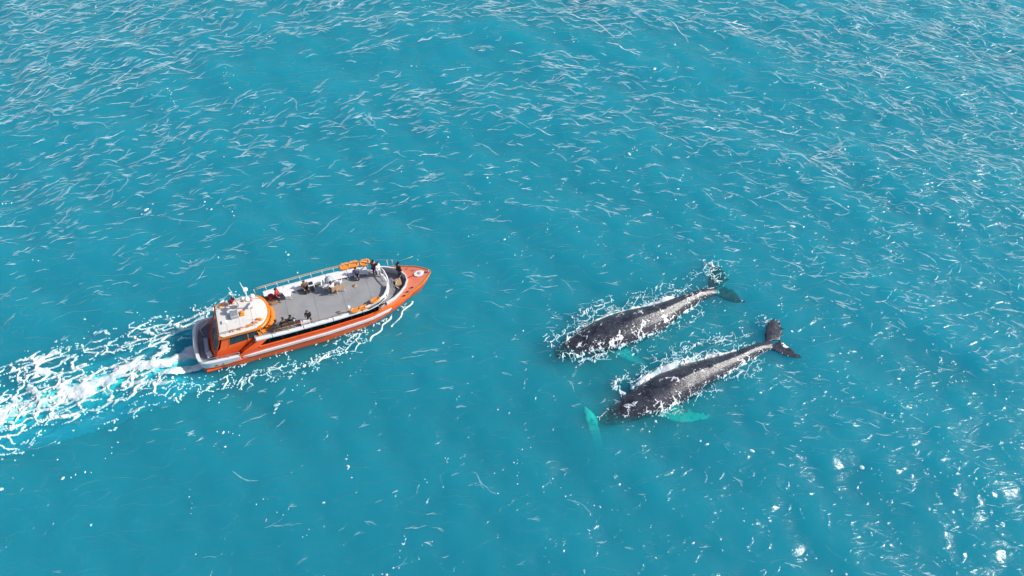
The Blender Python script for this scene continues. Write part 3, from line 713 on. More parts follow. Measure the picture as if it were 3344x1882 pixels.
# cabin block inside (dark) so that the windows look into a room
mb = MB(); mb.prism([(5.2, -2.0), (12, -2.1), (13.6, -1.95), (14.7, -1.6), (14.7, 1.6), (13.6, 1.95), (12, 2.1), (5.2, 2.0)], .55, .65); mb.build('cabin_floor', M['interior'], boat)
mb = MB(); mb.quad4((5.2, -.9, .66), (14.6, -.9, .66), (14.6, -.9, 2.1), (5.2, -.9, 2.1), .03); mb.build('cabin_partition', M['interior'], boat)
mb = MB()
mb.box((0, 0, .22), (.45, .5, .12)); mb.box((-.22, 0, .55), (.1, .48, .62), ry=-.15); mb.lathe([(.16, .0), (.2, .08), (.16, .2), (.05, .24)], (-.25, 0, .82), 8)
seat_me = mb.mesh('seat', M['seatgrey'])
for i in range(11):
    o = bpy.data.objects.new('seat', seat_me); COL.objects.link(o); o.parent = boat; o.location = (5.9+.8*i+.1*math.sin(i*5), -1.55+.03*math.sin(i*3), .95); o.rotation_euler = (0, 0, .1*math.sin(i*7))
# cabin side above the strake: slanting aft end, window posts, panes
sill = lambda x: 1.72+.012*(x-5)
head = lambda x: 2.255
def cy(x, z):  # side wall leans inward above the sill
    yb = hs(x)-.04; yt = hs(x)-.24; t = (z-1.5)/.75; return yb+(yt-yb)*t
for s in (-1, 1):
    mb = MB()
    a = [(3.08, 1.24), (3.6, 1.60), (4.9, 2.28), (5.6, 2.26), (4.75, 1.70), (4.75, 1.50)]
    P1 = [(x, s*(cy(x, z)), z) for x, z in a]; P2 = [(x, s*(cy(x, z)-.08), z) for x, z in a]
    mb.loft([P1, P2], closed=True, caps=True)
    mb.build('cabin_side', M['orange'], boat)
xsw = [4.75, 5.6, 6.6, 7.7, 8.8, 9.9, 11.0, 12.0, 13.0, 13.9, 14.9]
for s in (-1, 1):
    mbs = MB()
    for k in range(len(xsw)-1):
        xa, xb = xsw[k], xsw[k+1]
        mbs.loft([[(x, s*(cy(x, 1.5)+.01), zt(x)-.1), (x, s*(cy(x, 1.5)+.01), sill(x)), (x, s*(cy(x, 1.5)-.1), sill(x)), (x, s*(cy(x, 1.5)-.1), zt(x)-.1)] for x in (xa, xb)], closed=True, caps=True)
    mbs.build('window_sill', M['orange'], boat)
pane_tone = random.Random(4)
for s in (-1, 1):
    for k in range(len(xsw)-1):
        xa, xb = xsw[k], xsw[k+1]; g_ = .02
        za, zb_ = sill((xa+xb)/2), head(0)
        top_a = xa+.0
        pa, pb = (xa+g_, s*(cy(xa, za)-.06), sill(xa)+.005), (xb-g_, s*(cy(xb, za)-.06), sill(xb)+.005)
        pc, pd = (xb-g_, s*(cy(xb, zb_)-.06), zb_), (xa+g_, s*(cy(xa, zb_)-.06), zb_)
        if k == 0: pd = (xb-.12, pc[1], zb_)
        mb = MB()
        if k < 9: mb.quad4(pa, pb, pc, pd, .015)
        else: mb.quad4(pa, (xb-.1, pb[1]+s*-.25, pb[2]+.3), pc, pd, .015)
        mb.build('window_pane', M['glass'], boat)
        if k:
            mb = MB(); mb.tube([(xa, s*(cy(xa, za)-.05), za), (xa, s*(cy(xa, zb_)-.05), zb_)], .02, 4); mb.build('window_post', M['dark'], boat)
# upper deck
def dk(x): # half width of upper deck
    return interp([(4.6, 2.04), (7, 2.14), (11, 2.16), (13.5, 2.06), (14.4, 1.80), (15.0, 1.4), (15.35, .9), (15.5, .4), (15.53, 0)], x)
dx_ = [4.6, 5.4, 6.2, 7, 8, 9, 10, 11, 12, 13, 13.5, 14, 14.4, 14.7, 15, 15.2, 15.35, 15.45, 15.53]
poly = [(x, -dk(x)) for x in dx_]+[(x, dk(x)) for x in dx_[::-1][1:]]
mb = MB(); mb.prism([(x, y*1.012) for x, y in poly], 2.25, 2.30); mb.build('deck_edge', M['white'], boat)
inner = [(x*.998+.01 if x < 15 else x-.12, y*(1-.10/max(.3, abs(y)))) for x, y in poly]
mb = MB(); mb.prism(inner, 2.295, 2.312); ud = mb.build('upper_deck', M['deck'], boat)
mb = MB()
for xx in (7.4, 9.6, 11.8, 13.9): mb.box((xx, .1, 2.313), (.03, 3.9 if xx < 13 else 3.2, .006))
mb.build('deck_seam', M['aftdeck'], ud)
# raised white coaming pieces along the near edge
for xa, xb in ((4.7, 5.9), (5.95, 8.3), (8.35, 10.6), (10.65, 12.9), (12.95, 14.3)):
    mb = MB(); mb.loft([[(x, -dk(x)-.06, 2.24), (x, -dk(x)-.05, 2.36), (x, -dk(x)+.10, 2.50), (x, -dk(x)+.17, 2.49), (x, -dk(x)+.18, 2.29)] for x in np.linspace(xa, xb, 4)], closed=True, caps=True)
    bevel(mb.build('coaming', M['white'], boat), .015)
# far side: high white bulwark panels with sloped locker bench
fx = [5.9, 7.5, 9.2, 10.9, 12.6, 14.2]
for xa, xb in zip(fx[:-1], fx[1:]):
    mb = MB(); xx = np.linspace(xa+.02, xb-.02, 4)
    mb.loft([[(x, dk(x)+.02, 2.2), (x, dk(x)-.02, 2.74), (x, dk(x)-.15, 2.76), (x, dk(x)-.66, 2.56), (x, dk(x)-.66, 2.50), (x, dk(x)-.10, 2.44), (x, dk(x)-.05, 2.3)] for x in xx], closed=True, caps=True)
    b = mb.build('side_bench', M['white'], boat)
    for x in (xa+.08, (xa+xb)/2, xb-.08):
        mb = MB(); mb.box((x, dk(x)-.6, 2.42), (.05, .08, .24)); mb.build('leg', M['white'], b)
# rails
def rail(x0, x1, yfun, zt_, zm, name, step, m, mp, sides, r0=.028):
    xx = list(np.arange(x0, x1, .5))+[x1]
    mb = MB(); mb.tube([(x, sides*yfun(x), zt_) for x in xx], r0, 6); rl = mb.build(name, m, boat, smooth=True)
    for z in zm:
        mb = MB(); mb.tube([(x, sides*yfun(x), z) for x in xx], r0*.6, 5); mb.build('rail_bar', mp, rl, smooth=True)
    for x in np.arange(x0, x1+.01, step):
        mb = MB(); mb.tube([(x, sides*yfun(x), 2.3 if zt_ > 2.5 else 1.2), (x, sides*yfun(x), zt_)], r0*.9, 5); mb.build('stanchion', mp, rl, smooth=True)
    return rl
rail(5.3, 14.3, lambda x: dk(x)+.16, 3.16, (3.0,), 'guard_rail', .9, M['brass'], M['white'], 1, .032)
rail(6.2, 12.3, lambda x: dk(x)-.08, 2.98, (), 'guard_rail', 1.02, M['brass'], M['brass'], -1, .02)
rail(.6, 3.2, lambda x: hs(x)-.1, 1.62, (1.42,), 'guard_rail', .86, M['steel'], M['steel'], -1, .025)
# front screen: low white wall with a heavy curved white top bar and rail in front of the upper deck
fr_pts = [(13.3, -dk(13.3)), (13.9, -dk(13.9)), (14.5, -dk(14.5)), (15.0, -1.4), (15.33, -.92), (15.5, -.4)]
mb = MB(); rings = []
for x, y in fr_pts:
    rings.append([(x, y, 2.25), (x+.02, y-.02, 2.72), (x-.12, y+.06, 2.74), (x-.13, y+.08, 2.25)])
mb.loft(rings, closed=True, caps=True); mb.build('front_screen', M['white'], boat, smooth=True, sharp=30)
mb = MB(); mb.tube([(15.5, -.4, 2.72), (15.52, .1, 2.95), (15.42, .7, 3.02), (15.2, 1.2, 3.04), (14.7, 1.7, 3.05), (14.3, 1.95, 3.06)], .05, 6); fb = mb.build('front_rail', M['white'], boat, smooth=True)
mb = MB(); mb.tube([(15.5, .1, 2.6), (15.42, .7, 2.65), (15.2, 1.2, 2.66), (14.7, 1.7, 2.66)], .02, 5); mb.build('rail_bar', M['steel'], fb, smooth=True)
for x, y in ((15.5, .15), (15.38, .75), (15.1, 1.3), (14.7, 1.68)):
    mb = MB(); mb.tube([(x, y, 2.3), (x, y, 3.0)], .028, 5); mb.build('stanchion', M['white'], fb, smooth=True)
for xa, xb in ((13.5, 14.35), (14.4, 15.1)):
    mb = MB(); mb.quad4((xa, -dk(xa)-.06, 2.40), (xb, -dk(xb)-.06, 2.40), (xb, -dk(xb)-.05, 2.62), (xa, -dk(xa)-.05, 2.62), .01); mb.build('screen_window', M['greyglass'], boat)
# sloped steel front wall of the cabin, down into the bow well
mb = MB(); mb.loft([[(14.2, -1.95, 2.2), (14.7, -1.66, 2.2), (15.15, -1.2, 2.2), (15.5, -.4, 2.2), (15.5, .4, 2.2), (15.2, 1.1, 2.2), (14.4, 1.8, 2.2)],
                    [(14.75, -2.02, 1.5), (15.35, -1.62, 1.5), (15.75, -1.1, 1.5), (16.0, -.4, 1.5), (16.0, .4, 1.5), (15.6, 1.2, 1.5), (14.8, 1.95, 1.5)]]); mb.build('cabin_front', M['steel'], boat, smooth=True)
# bow well deck, its white bulwark, foredeck
well = [(14.9, -1.72), (15.6, -1.48), (16.2, -1.08), (16.7, -.62), (16.98, -.1), (16.98, .35), (16.7, .9), (16.2, 1.38), (15.6, 1.70), (14.9, 1.9)]
mb = MB(); mb.prism([(14.2, -1.6)]+well+[(14.2, 1.7)], 1.42, 1.5); mb.build('bow_deck', M['deck'], boat)
mb = MB(); rings = []
for i, (x, y) in enumerate(well):
    a = Vector(well[max(0, i-1)]); b = Vector(well[min(len(well)-1, i+1)]); t = (b-a).normalized(); nr_ = Vector((t.y, -t.x))
    zz = 2.12+.0*i
    rings.append([(x, y, 1.5), (x, y, zz+.10), (x+nr_.x*.10, y+nr_.y*.10, zz+.12), (x+nr_.x*.12, y+nr_.y*.12, 1.5)])
mb.loft(rings, closed=True, caps=True); bw = mb.build('bow_bulwark', M['white'], boat, smooth=True, sharp=35)
fp = [(x, -hs(x)+.05) for x in (14.2, 14.9, 15.6, 16.2, 16.8, 17.3, 17.8, 18.2, 18.6, 18.85, 19.0)]
fpo = fp+[(x, -y) for x, y in fp[::-1]]
zd = lambda x: zt(x)-.02
mb = MB()
wl_ = [(14.2, -1.9)]+[(x+.06, y*1.02) for x, y in well]+[(14.2, 1.95)]
# triangulate the ring between the well and the gunwale
outer = fpo; A_ = [(x, y, zd(x)) for x, y in outer]; B_ = []
for k in range(len(outer)):
    u = k/(len(outer)-1)*(len(wl_)-1); i0 = min(int(u), len(wl_)-2); f_ = u-i0
    x = wl_[i0][0]*(1-f_)+wl_[i0+1][0]*f_; y = wl_[i0][1]*(1-f_)+wl_[i0+1][1]*f_; B_.append((x, y, zd(x)+.01))
mb.loft([A_, B_]); fd = mb.build('foredeck', M['coral'], boat, smooth=True, sharp=30)
# foredeck fittings
mb = MB(); oc = [(18.1+.36*math.cos(t)*1.25, .15+.30*math.sin(t)) for t in [PI/8+PI/4*k for k in range(8)]]; mb.prism(oc, zd(18.1)+.0, zd(18.1)+.05); hp = mb.build('anchor_hatch', M['white'], boat)
mb = MB(); mb.lathe([(.14, 0), (.14, .06), (.05, .09)], (18.15, .15, zd(18.1)+.05), 10); mb.build('hatch_wheel', M['seatgrey'], hp)
mb = MB(); mb.tube([(17.2, .1, zd(17.2)+.05), (17.75, .14, zd(17.7)+.06)], .05, 6); mb.build('anchor_chain', M['redcloth'], boat)
for x, y in ((17.35, 1.0), (17.2, -1.0), (16.75, -1.25), (17.8, .62), (16.4, -1.52)):
    mb = MB(); mb.box((x, y, zd(x)+.06), (.16, .05, .08)); mb.box((x, y, zd(x)+.11), (.24, .06, .03)); mb.build('cleat', M['dark'] if y < 0 else M['steel'], boat)
mb = MB(); mb.lathe([(.07, 0), (.07, .12), (.1, .14), (.1, .17), (.03, .2)], (18.82, 0, zd(18.8)), 8); mb.build('bow_bollard', M['steel'], boat)
mb = MB()
for s in (-1, 1):
    mb.tube([(x, s*(hs(x)-.02), zt(x)+.02) for x in (13.8, 14.5, 15.3, 16.0, 16.75, 17.4, 18, 18.5, 18.85, 19.03)], .035, 6)
mb.build('gunwale', M['amber'], boat, smooth=True)
# rail and pole at the far bow
mb = MB(); pts = [(14.5, 2.12, 3.02), (15.3, 1.98, 2.98), (16.2, 1.72, 2.9), (17.0, 1.42, 2.84), (18.0, 1.3, 3.1)]; mb.tube(pts, [.025, .025, .022, .02, .012], 5); br = mb.build('bow_rail', M['steel'], boat, smooth=True)
for x, y in ((14.9, 2.0), (15.9, 1.75), (16.3, 1.66)):
    mb = MB(); mb.tube([(x, y, 2.0), (x, y, 2.93)], .03, 5); mb.build('stanchion', M['white'], br, smooth=True)
# bow well furniture rails
mb = MB(); mb.tube([(15.65, -.9, 1.5), (15.65, -.9, 2.35), (16.2, -.2, 2.4), (16.7, .4, 2.35)], .025, 5); mb.tube([(16.2, -.75, 1.5), (16.2, -.75, 2.2), (15.8, -.3, 2.3)], .025, 5); mb.build('handrail', M['steel'], boat, smooth=True)
mb = MB(); mb.box((16.3, .1, 1.72), (.5, .7, .44)); bevel(mb.build('anchor_locker', M['tan'], boat), .03)
mb = MB(); mb.box((15.75, .35, 1.66), (.3, .9, .3)); bevel(mb.build('step', M['aftdeck'], boat), .02)

# ---- wheelhouse
def ringpts(xa, xf, hwid, nose, z, dxn=0):
    """plan outline: straight aft end, straight sides, rounded nose"""
    pts = [(xa, -hwid), ]
    n = 10
    for k in range(n+1):
        t = -PI/2+PI*k/n; pts.append((xf+nose*math.cos(t), hwid*math.sin(t)))
    pts.append((xa, hwid)); return [(x, y, z) for x, y in pts]
W0 = ringpts(1.15, 4.9, 1.70, 1.45, .62); W1 = ringpts(1.72, 4.95, 1.66, 1.32, 1.80); W2 = ringpts(2.32, 5.0, 1.46, 1.02, 2.86); W3 = ringpts(2.36, 5.0, 1.44, 1.0, 3.02)
mb = MB(); mb.loft([W0, W1], closed=True); mb.loft([W2, W3], closed=True, caps=True)
wh = mb.build('wheelhouse', M['orange'], boat, smooth=True, sharp=30)
# amber front apron proud of the orange shell
A0 = ringpts(4.0, 4.95, 1.70, 1.42, 2.30)[1:-1]; A1 = ringpts(4.0, 4.97, 1.66, 1.30, 2.62)[1:-1]
A0 = [p for p in ringpts(4.9, 4.95, 1.72, 1.50, 2.28)[1:-1]]; A1 = [p for p in ringpts(4.9, 4.98, 1.62, 1.30, 2.62)[1:-1]]
mb = MB(); mb.loft([A0, A1, [(x-.1, y*.95, z) for x, y, z in A1]]); mb.build('front_apron', M['amber'], wh, smooth=True, sharp=30)
# panes between W1 and W2 and posts between them
NP = len(W1)
def lerp3(a, b, t): return tuple(a[i]*(1-t)+b[i]*t for i in range(3))
def whpane(p0, p1, q1, q0, m, inset=.0, g_=.05):
    c = [lerp3(p0, p1, g_), lerp3(p1, p0, g_), lerp3(q1, q0, g_), lerp3(q0, q1, g_)]
    mb = MB(); mb.quad4(*c, .015); mb.build('window_pane', m, wh)
# side windows: straight side from x 1.9..5
for s in (-1, 1):
    fr_ = [0.0, .22, .72, 1.0]
    for a, b in zip(fr_[:-1], fr_[1:]):
        P0 = (lerp3((1.85, s*1.64, 1.75), (4.95, s*1.645, 1.98), a)); P1_ = lerp3((1.85, s*1.64, 1.75), (4.95, s*1.645, 1.98), b)
        Q0 = lerp3((2.35, s*1.46, 2.84), (5.0, s*1.42, 2.84), a); Q1 = lerp3((2.35, s*1.46, 2.84), (5.0, s*1.42, 2.84), b)
        if a == 0: # solid raked corner panel
            mb = MB(); mb.quad4(P0, P1_, Q1, Q0, .02); mb.build('corner_panel', M['orange'], wh); continue
        P0 = lerp3(P0, Q0, .22); P1_ = lerp3(P1_, Q1, .22)
        whpane(P0, P1_, lerp3(Q1, P1_, .06), lerp3(Q0, P0, .06), M['darkglass'], g_=.03)
    mb = MB()
    B0, B1 = (1.75, s*1.655, 1.70), (5.0, s*1.655, 1.70); T0 = lerp3((1.85, s*1.64, 1.75), (2.35, s*1.46, 2.84), .22); T1 = lerp3((4.95, s*1.645, 1.98), (5.0, s*1.42, 2.84), .22)
    mb.quad4(B0, B1, T1, T0, .02); mb.build('side_panel', M['orange'], wh)
    for f_ in (.22, .72, 1.0):
        a = lerp3((1.85, s*1.655, 1.75), (4.95, s*1.66, 1.98), f_); b = lerp3((2.35, s*1.475, 2.86), (5.0, s*1.435, 2.86), f_)
        mb = MB(); mb.tube([a, b], .04, 4); mb.build('window_post', M['amber'], wh)
# front windows round the nose
nose = range(1, 12)
for k in range(1, 11):
    a0, a1 = W1[k], W1[k+1]; b0, b1 = W2[k], W2[k+1]
    lo0, lo1 = lerp3(a0, b0, .45), lerp3(a1, b1, .45); hi0, hi1 = lerp3(a0, b0, .95), lerp3(a1, b1, .95)
    whpane(lo0, lo1, hi1, hi0, M['darkglass'], g_=.03)
    mb = MB(); mb.quad4(a0, a1, lo1, lo0, .02); mb.build('front_panel', M['amber'], wh)
    mb = MB(); mb.tube([lerp3(a0, b0, .4), b0], .028, 4); mb.build('window_post', M['amber'], wh)
# aft screen: three tall raked grey panes, the middle one bowed aft
yb_ = (-1.60, -.62, .62, 1.60); xo_ = (0, -.16, -.16, 0)
for k in range(3):
    ya, yc = yb_[k], yb_[k+1]; xa, xc = xo_[k], xo_[k+1]
    mb = MB(); mb.quad4((1.46+xa, ya, 1.30), (1.46+xc, yc, 1.30), (2.26+xc, yc*.9, 2.90), (2.26+xa, ya*.9, 2.90), .02); mb.build('aft_window', M['greyglass'], wh)
    mb = MB(); mb.quad4((1.08+xa*1.2, ya*1.05, .63), (1.08+xc*1.2, yc*1.05, .63), (1.45+xc, yc*1.02, 1.29), (1.45+xa, ya*1.02, 1.29), .05); mb.build('aft_panel', M['orange'], wh)
for k in range(4):
    mb = MB(); mb.tube([(1.44+xo_[k], yb_[k], 1.27), (2.24+xo_[k], yb_[k]*.9, 2.93)], .045 if k in (0, 3) else .022, 4); mb.build('window_post', M['orange'], wh)
for s_ in (-1, 1):
    mb = MB(); mb.quad4((1.08, s_*1.68, .63), (1.46, s_*1.62, 1.29), (1.86, s_*1.64, 1.80), (1.9, s_*1.70, .63), .03); mb.build('corner_panel', M['orange'], wh)
# roof with amber brim
def grow(r_, d, z): 
    cx_ = 3.8; return [(x+(d if x > cx_ else -d), y+math.copysign(d, y) if abs(y) > .3 else y, z) for x, y, _ in r_]
RB = ringpts(2.22, 5.05, 1.60, 1.12, 0)
mb = MB(); mb.loft([grow(RB, .0, 2.95), grow(RB, .06, 3.02), grow(RB, .05, 3.12), grow(RB, -.06, 3.17)], closed=True, caps=True); rb = mb.build('roof_brim', M['amber'], wh, smooth=True, sharp=25)
RT = ringpts(2.32, 5.0, 1.40, 1.0, 0)
mb = MB(); mb.loft([grow(RT, .04, 3.16), grow(RT, .02, 3.22), grow(RT, -.25, 3.25)], closed=True, caps=True); rf = mb.build('roof', M['roof'], wh, smooth=True, sharp=20)
mb = MB()
for x in (2.95, 3.9, 4.85): mb.box((x, 0, 3.256), (.02, 2.4, .008))
mb.build('roof_seam', M['seatgrey'], rf)
mb = MB(); mb.box((3.65, .05, 3.42), (.62, .62, .32)); ac = bevel(mb.build('air_conditioner', M['seatgrey'], boat), .04)
mb = MB()
for k in range(5): mb.box((3.65, -.15+.1*k, 3.585), (.5, .03, .012))
mb.build('grille', M['dark'], ac)
mb = MB(); mb.box((4.2, .02, 3.36), (.32, .42, .2)); mb.lathe([(.12, .1), (.14, .18), (.06, .24)], (4.2, .02, 3.36), 8); bevel(mb.build('roof_locker', M['raft'], boat), .03)
mb = MB(); mb.box((2.8, -.3, 3.32), (.34, .3, .12)); bevel(mb.build('vent', M['roof'], boat), .03)
# roof rails with orange gear tucked behind
for s in (-1, 1):
    mb = MB(); mb.tube([(2.3, s*1.34, 3.25), (2.3, s*1.36, 3.48), (4.9, s*1.36, 3.48), (5.5, s*1.18, 3.44), (5.7, s*1.0, 3.25)], .022, 5); rr_ = mb.build('roof_rail', M['brass'], boat, smooth=True)
    for x in (2.8, 3.35, 3.9, 4.45, 5.0):
        mb = MB(); mb.tube([(x, s*1.36, 3.22), (x, s*1.36, 3.48)], .016, 4); mb.build('stanchion', M['brass'], rr_)
# rolled covers and floats lying along the roof edges
rg_ = random.Random(8)
for x, y, m_c in ((2.75, 1.27, 'raft'), (3.15, 1.3, 'tarp'), (3.6, 1.28, 'tarp'), (4.5, 1.24, 'raft'), (4.95, 1.1, 'tarp'), (3.3, -1.3, 'tarp'), (3.9, -1.3, 'tarp'), (4.6, -1.22, 'raft'), (5.05, -1.08, 'tarp'), (5.35, -.9, 'raft')):
    mb = MB(); n_ = 7; pts = [(x-.22+.44*k/(n_-1), y+.03*math.sin(k*1.7+x*3)-(max(0, x-4.6))*.25*(k/(n_-1)-.5), 3.30+.02*math.sin(k*2.1+x)) for k in range(n_)]
    mb.tube(pts, [.05+.055*math.sin(PI*(k+.6)/(n_+.2))*(.8+.4*rg_.random()) for k in range(n_)], 7); mb.build('rolled_cover', M[m_c], boat, smooth=True)
# mast with domes, whip aerials
mast = MB(); mast.tube([(5.0, .35, 3.2), (5.0, .35, 5.3), (4.98, .33, 6.6)], [.055, .045, .018], 8); mast = mast.build('mast', M['white'], boat, smooth=True)
mb = MB(); mb.tube([(5.0, -.1, 4.85), (5.0, .85, 4.85)], .03, 6); mb.tube([(4.7, .35, 4.5), (5.3, .35, 4.5)], .03, 6); mb.tube([(5, .1, 5.7), (5, .62, 5.7)], .016, 5); mb.build('spreader', M['white'], mast)
for p in ((5.0, -.12, 4.88), (5.0, .85, 4.88), (4.66, .35, 4.52), (5.36, .35, 4.52)):
    mb = MB(); mb.lathe([(.10, 0), (.19, .06), (.2, .16), (.14, .26), (.04, .31)], p, 12); mb.build('radar_dome', M['white'], mast, smooth=True)
mb = MB(); mb.box((5.1, .35, 3.75), (.9, .12, .09), rz=.8); mb.box((5.05, .35, 3.62), (.2, .2, .2)); mb.build('radar_scanner', M['white'], mast)
mast2 = MB(); mast2.tube([(4.05, .85, 3.2), (4.0, .9, 4.6), (3.95, .92, 5.7)], [.045, .035, .015], 6); mast2 = mast2.build('signal_mast', M['white'], boat, smooth=True)
mb = MB(); mb.tube([(3.97, .6, 4.75), (3.97, 1.25, 4.75)], .018, 5); mb.build('spreader', M['white'], mast2)
mb = MB(); rings = []
for k in range(9):
    u = k/8; rings.append([(3.92-.55*u, 1.05+.08*math.sin(u*7), 4.35-.35*u), (3.92-.5*u, 1.08+.08*math.sin(u*7+.5), 3.75-.30*u)])
mb.loft(rings); fgo = mb.build('flag', M['maroon'], boat, smooth=True)
mb = MB(); mb.tube([(5.3, -.9, 3.2), (5.32, -.92, 4.3)], .012, 4); mb.build('aerial', M['white'], boat)
mb = MB(); mb.tube([(2.5, .9, 3.2), (2.5, .95, 3.9)], .012, 4); mb.build('aerial', M['white'], boat)
# side ladder from the side deck to the upper deck
for s in (-1,):
    mb = MB(); mb.tube([(3.3, s*1.97, 1.25), (4.85, s*1.93, 2.42)], .035, 5); mb.tube([(3.35, s*1.72, 1.0), (4.85, s*1.70, 2.3)], .035, 5); ld = mb.build('ladder', M['orange'], boat)
    for k in range(7):
        u = (k+.5)/7; x = 3.3+1.55*u; z = 1.1+1.2*u; mb = MB(); mb.box((x, s*1.83, z), (.12, .28, .03)); mb.build('rung', M['orange'], ld)
mb = MB(); mb.tube([(5.35, -1.66, 2.35), (5.15, -1.5, 3.05), (5.55, -1.2, 3.1)], .04, 6); mb.build('brace', M['brass'], boat)
# aft deck fittings
mb = MB(); mb.box((.75, -.2, .84), (.32, 1.25, .40)); bevel(mb.build('aft_locker', M['seatgrey'], boat), .03)
mb = MB(); mb.tube([(.55, 1.0, .62), (.55, 1.0, 1.5), (1.2, 1.55, 1.5)], .03, 5); mb.build('handrail', M['white'], boat)

def root_at(name, x, y, z, rz, label, cat, group=None):
    w_ = Matrix.Translation(BO) @ Matrix.Rotation(BA, 4, 'Z') @ Vector((x, y, z)); return empty(name, w_, BA+rz, label, cat, group)
# cooler box on the aft deck
c = root_at('cool_box', .85, -1.15, .62, .25, 'pale grey cool box on the aft deck by the stern', 'box')
mb = MB(); mb.box((0, 0, .15), (.34, .5, .3)); bevel(mb.build('box', M['seatgrey'], c), .02); mb = MB(); mb.box((0, 0, .33), (.37, .53, .06)); bevel(mb.build('lid', M['white'], c), .015)
# tan locker with red bag on the upper deck
c = root_at('storage_locker', 6.35, 1.1, 2.31, .05, 'tan locker beside the wheelhouse on the upper deck', 'locker')
mb = MB(); mb.box((0, 0, .22), (.85, .62, .44)); bevel(mb.build('body', M['tan'], c), .02); mb = MB(); mb.box((0, .02, .47), (.9, .66, .05)); bevel(mb.build('lid', M['olive_cloth'], c), .01)
for k in (-.2, .2):
    mb = MB(); mb.box((k, -.318, .22), (.32, .02, .28)); mb.build('door', M['olive_cloth'] if k < 0 else M['tan'], c)
c = root_at('red_bag', 6.45, 1.25, 2.82, .4, 'red bag lying on top of the tan locker', 'bag')
mb = MB(); mb.lathe([(.12, 0), (.24, .05), (.26, .14), (.18, .24), (.05, .28)], (0, 0, 0), 10); mb.build('body', M['redcloth'], c, smooth=True)
mb = MB(); mb.tube([(-.1, 0, .24), (0, 0, .38), (.1, 0, .24)], .02, 5); mb.build('strap', M['dark'], c)
# bar cabinet on the far side
c = root_at('cabinet', 9.65, 1.25, 2.31, .0, 'dark fronted white cabinet against the far side bench', 'cabinet')
mb = MB(); mb.box((0, .1, .38), (.46, .45, .76)); bevel(mb.build('body', M['white'], c), .015); mb = MB(); mb.box((0, -.14, .37), (.36, .02, .62)); mb.build('door', M['dark'], c)
mb = MB(); mb.box((0, .1, .775), (.34, .3, .02)); mb.build('top', M['dark'], c)
# chairs and table
def chair(x, y, rz, m, label, grp='chairs on the upper deck', z=2.31):
    c = root_at('deck_chair', x, y, z, rz, label, 'chair', grp)
    mb = MB(); mb.box((0, 0, .42), (.46, .46, .05)); bevel(mb.build('seat', m, c), .02)
    mb = MB(); mb.box((-.24, 0, .68), (.05, .46, .5), ry=-.15); bevel(mb.build('backrest', m, c), .02)
    for s in (-1, 1):
        mb = MB(); mb.tube([(-.24, s*.24, .62), (.2, s*.24, .62), (.22, s*.23, .42)], .022, 5); mb.build('armrest', m, c)
    for a, b in ((-1, -1), (-1, 1), (1, -1), (1, 1)):
        mb = MB(); mb.tube([(a*.2, b*.2, .42), (a*.23, b*.22, 0)], .02, 5); mb.build('leg', m, c)
    return c
chair(10.75, .95, -.5, M['white'], 'white deck chair next to the cabinet on the upper deck')
chair(11.2, .5, 2.0, M['tan'], 'beige deck chair with a seated man in white')
chair(7.75, 1.15, -.3, M['white'], 'small white deck chair behind the standing man in red')
chair(11.75, 1.0, 1.2, M['white'], 'white deck chair forward of the beige chair')
t = root_at('side_table', 11.75, .42, 2.31, .1, 'low tan wooden table in front of the beige chair', 'table')
mb = MB(); mb.box((0, 0, .45), (.7, .42, .05)); bevel(mb.build('tabletop', M['tan'], t), .01)
for a, b in ((-1, -1), (-1, 1), (1, -1), (1, 1)):
    mb = MB(); mb.box((a*.3, b*.16, .21), (.05, .05, .42)); mb.build('leg', M['white'], t)
# folding chairs tucked by the bench
t = root_at('parasol', 11.1, 1.05, 2.31, .2, 'closed grey canvas shade standing over the white chair', 'parasol')
mb = MB(); mb.tube([(0, 0, 0), (0, 0, 1.15)], .025, 6); mb.build('pole', M['white'], t)
mb = MB(); mb.lathe([(.02, 1.3), (.32, 1.12), (.36, 1.04), (.24, 1.07), (.02, 1.14)], (0, 0, 0), 10); mb.build('canopy', M['seatgrey'], t, smooth=True)

# life floats
def superell(a, b, n=28, e=.6):
    return [(a*math.copysign(abs(math.cos(t))**e, math.cos(t)), b*math.copysign(abs(math.sin(t))**e, math.sin(t)), 0) for t in [2*PI*k/n for k in range(n)]]
def life_float(x, y, z, rz, tilt, label):
    c = root_at('life_float', x, y, z, rz, label, 'life float', 'orange life floats hung on the upper deck rails')
    c.rotation_euler = (tilt, 0, BA+rz); c.scale = (.88, .88, .88)
    mb = MB(); mb.tube([Vector(p) for p in superell(.40, .24)], .085, 8, closed=True); mb.build('ring', M['raft'], c, smooth=True)
    mb = MB()
    for k in range(-2, 3): mb.tube([(k*.14, -.2, 0), (k*.14, .2, 0)], .012, 4)
    mb.tube([(-.36, 0, 0), (.36, 0, 0)], .012, 4); mb.build('net', M['net'], c)
    mb = MB(); mb.box((0, 0, -.03), (.62, .34, .05)); mb.build('canvas_floor', M['raft'], c)
    for k in (-.2, .2):
        mb = MB(); mb.tube([(k+.1*math.cos(t)*0, .24+.095*math.cos(t), .095*math.sin(t)) for t in [2*PI*j/8 for j in range(8)]], .02, 4, closed=True); mb.build('strap', M['white'], c)
    return c
life_float(12.55, 2.20, 3.02, 0, .45, 'orange life float on the far rail, aftmost of three')
life_float(13.25, 2.18, 3.02, -.05, .45, 'orange life float on the far rail, middle of three')
life_float(14.15, 2.05, 3.02, -.1, .45, 'orange life float on the far rail, nearest the bow')
life_float(12.45, -1.96, 2.56, .03, -.35, 'orange life float on the near edge, aftmost of three')
life_float(13.2, -1.90, 2.56, .08, -.35, 'orange life float on the near edge, middle of three')
life_float(14.1, -1.70, 2.80, .3, -.35, 'orange life float on the near edge beside the front screen')
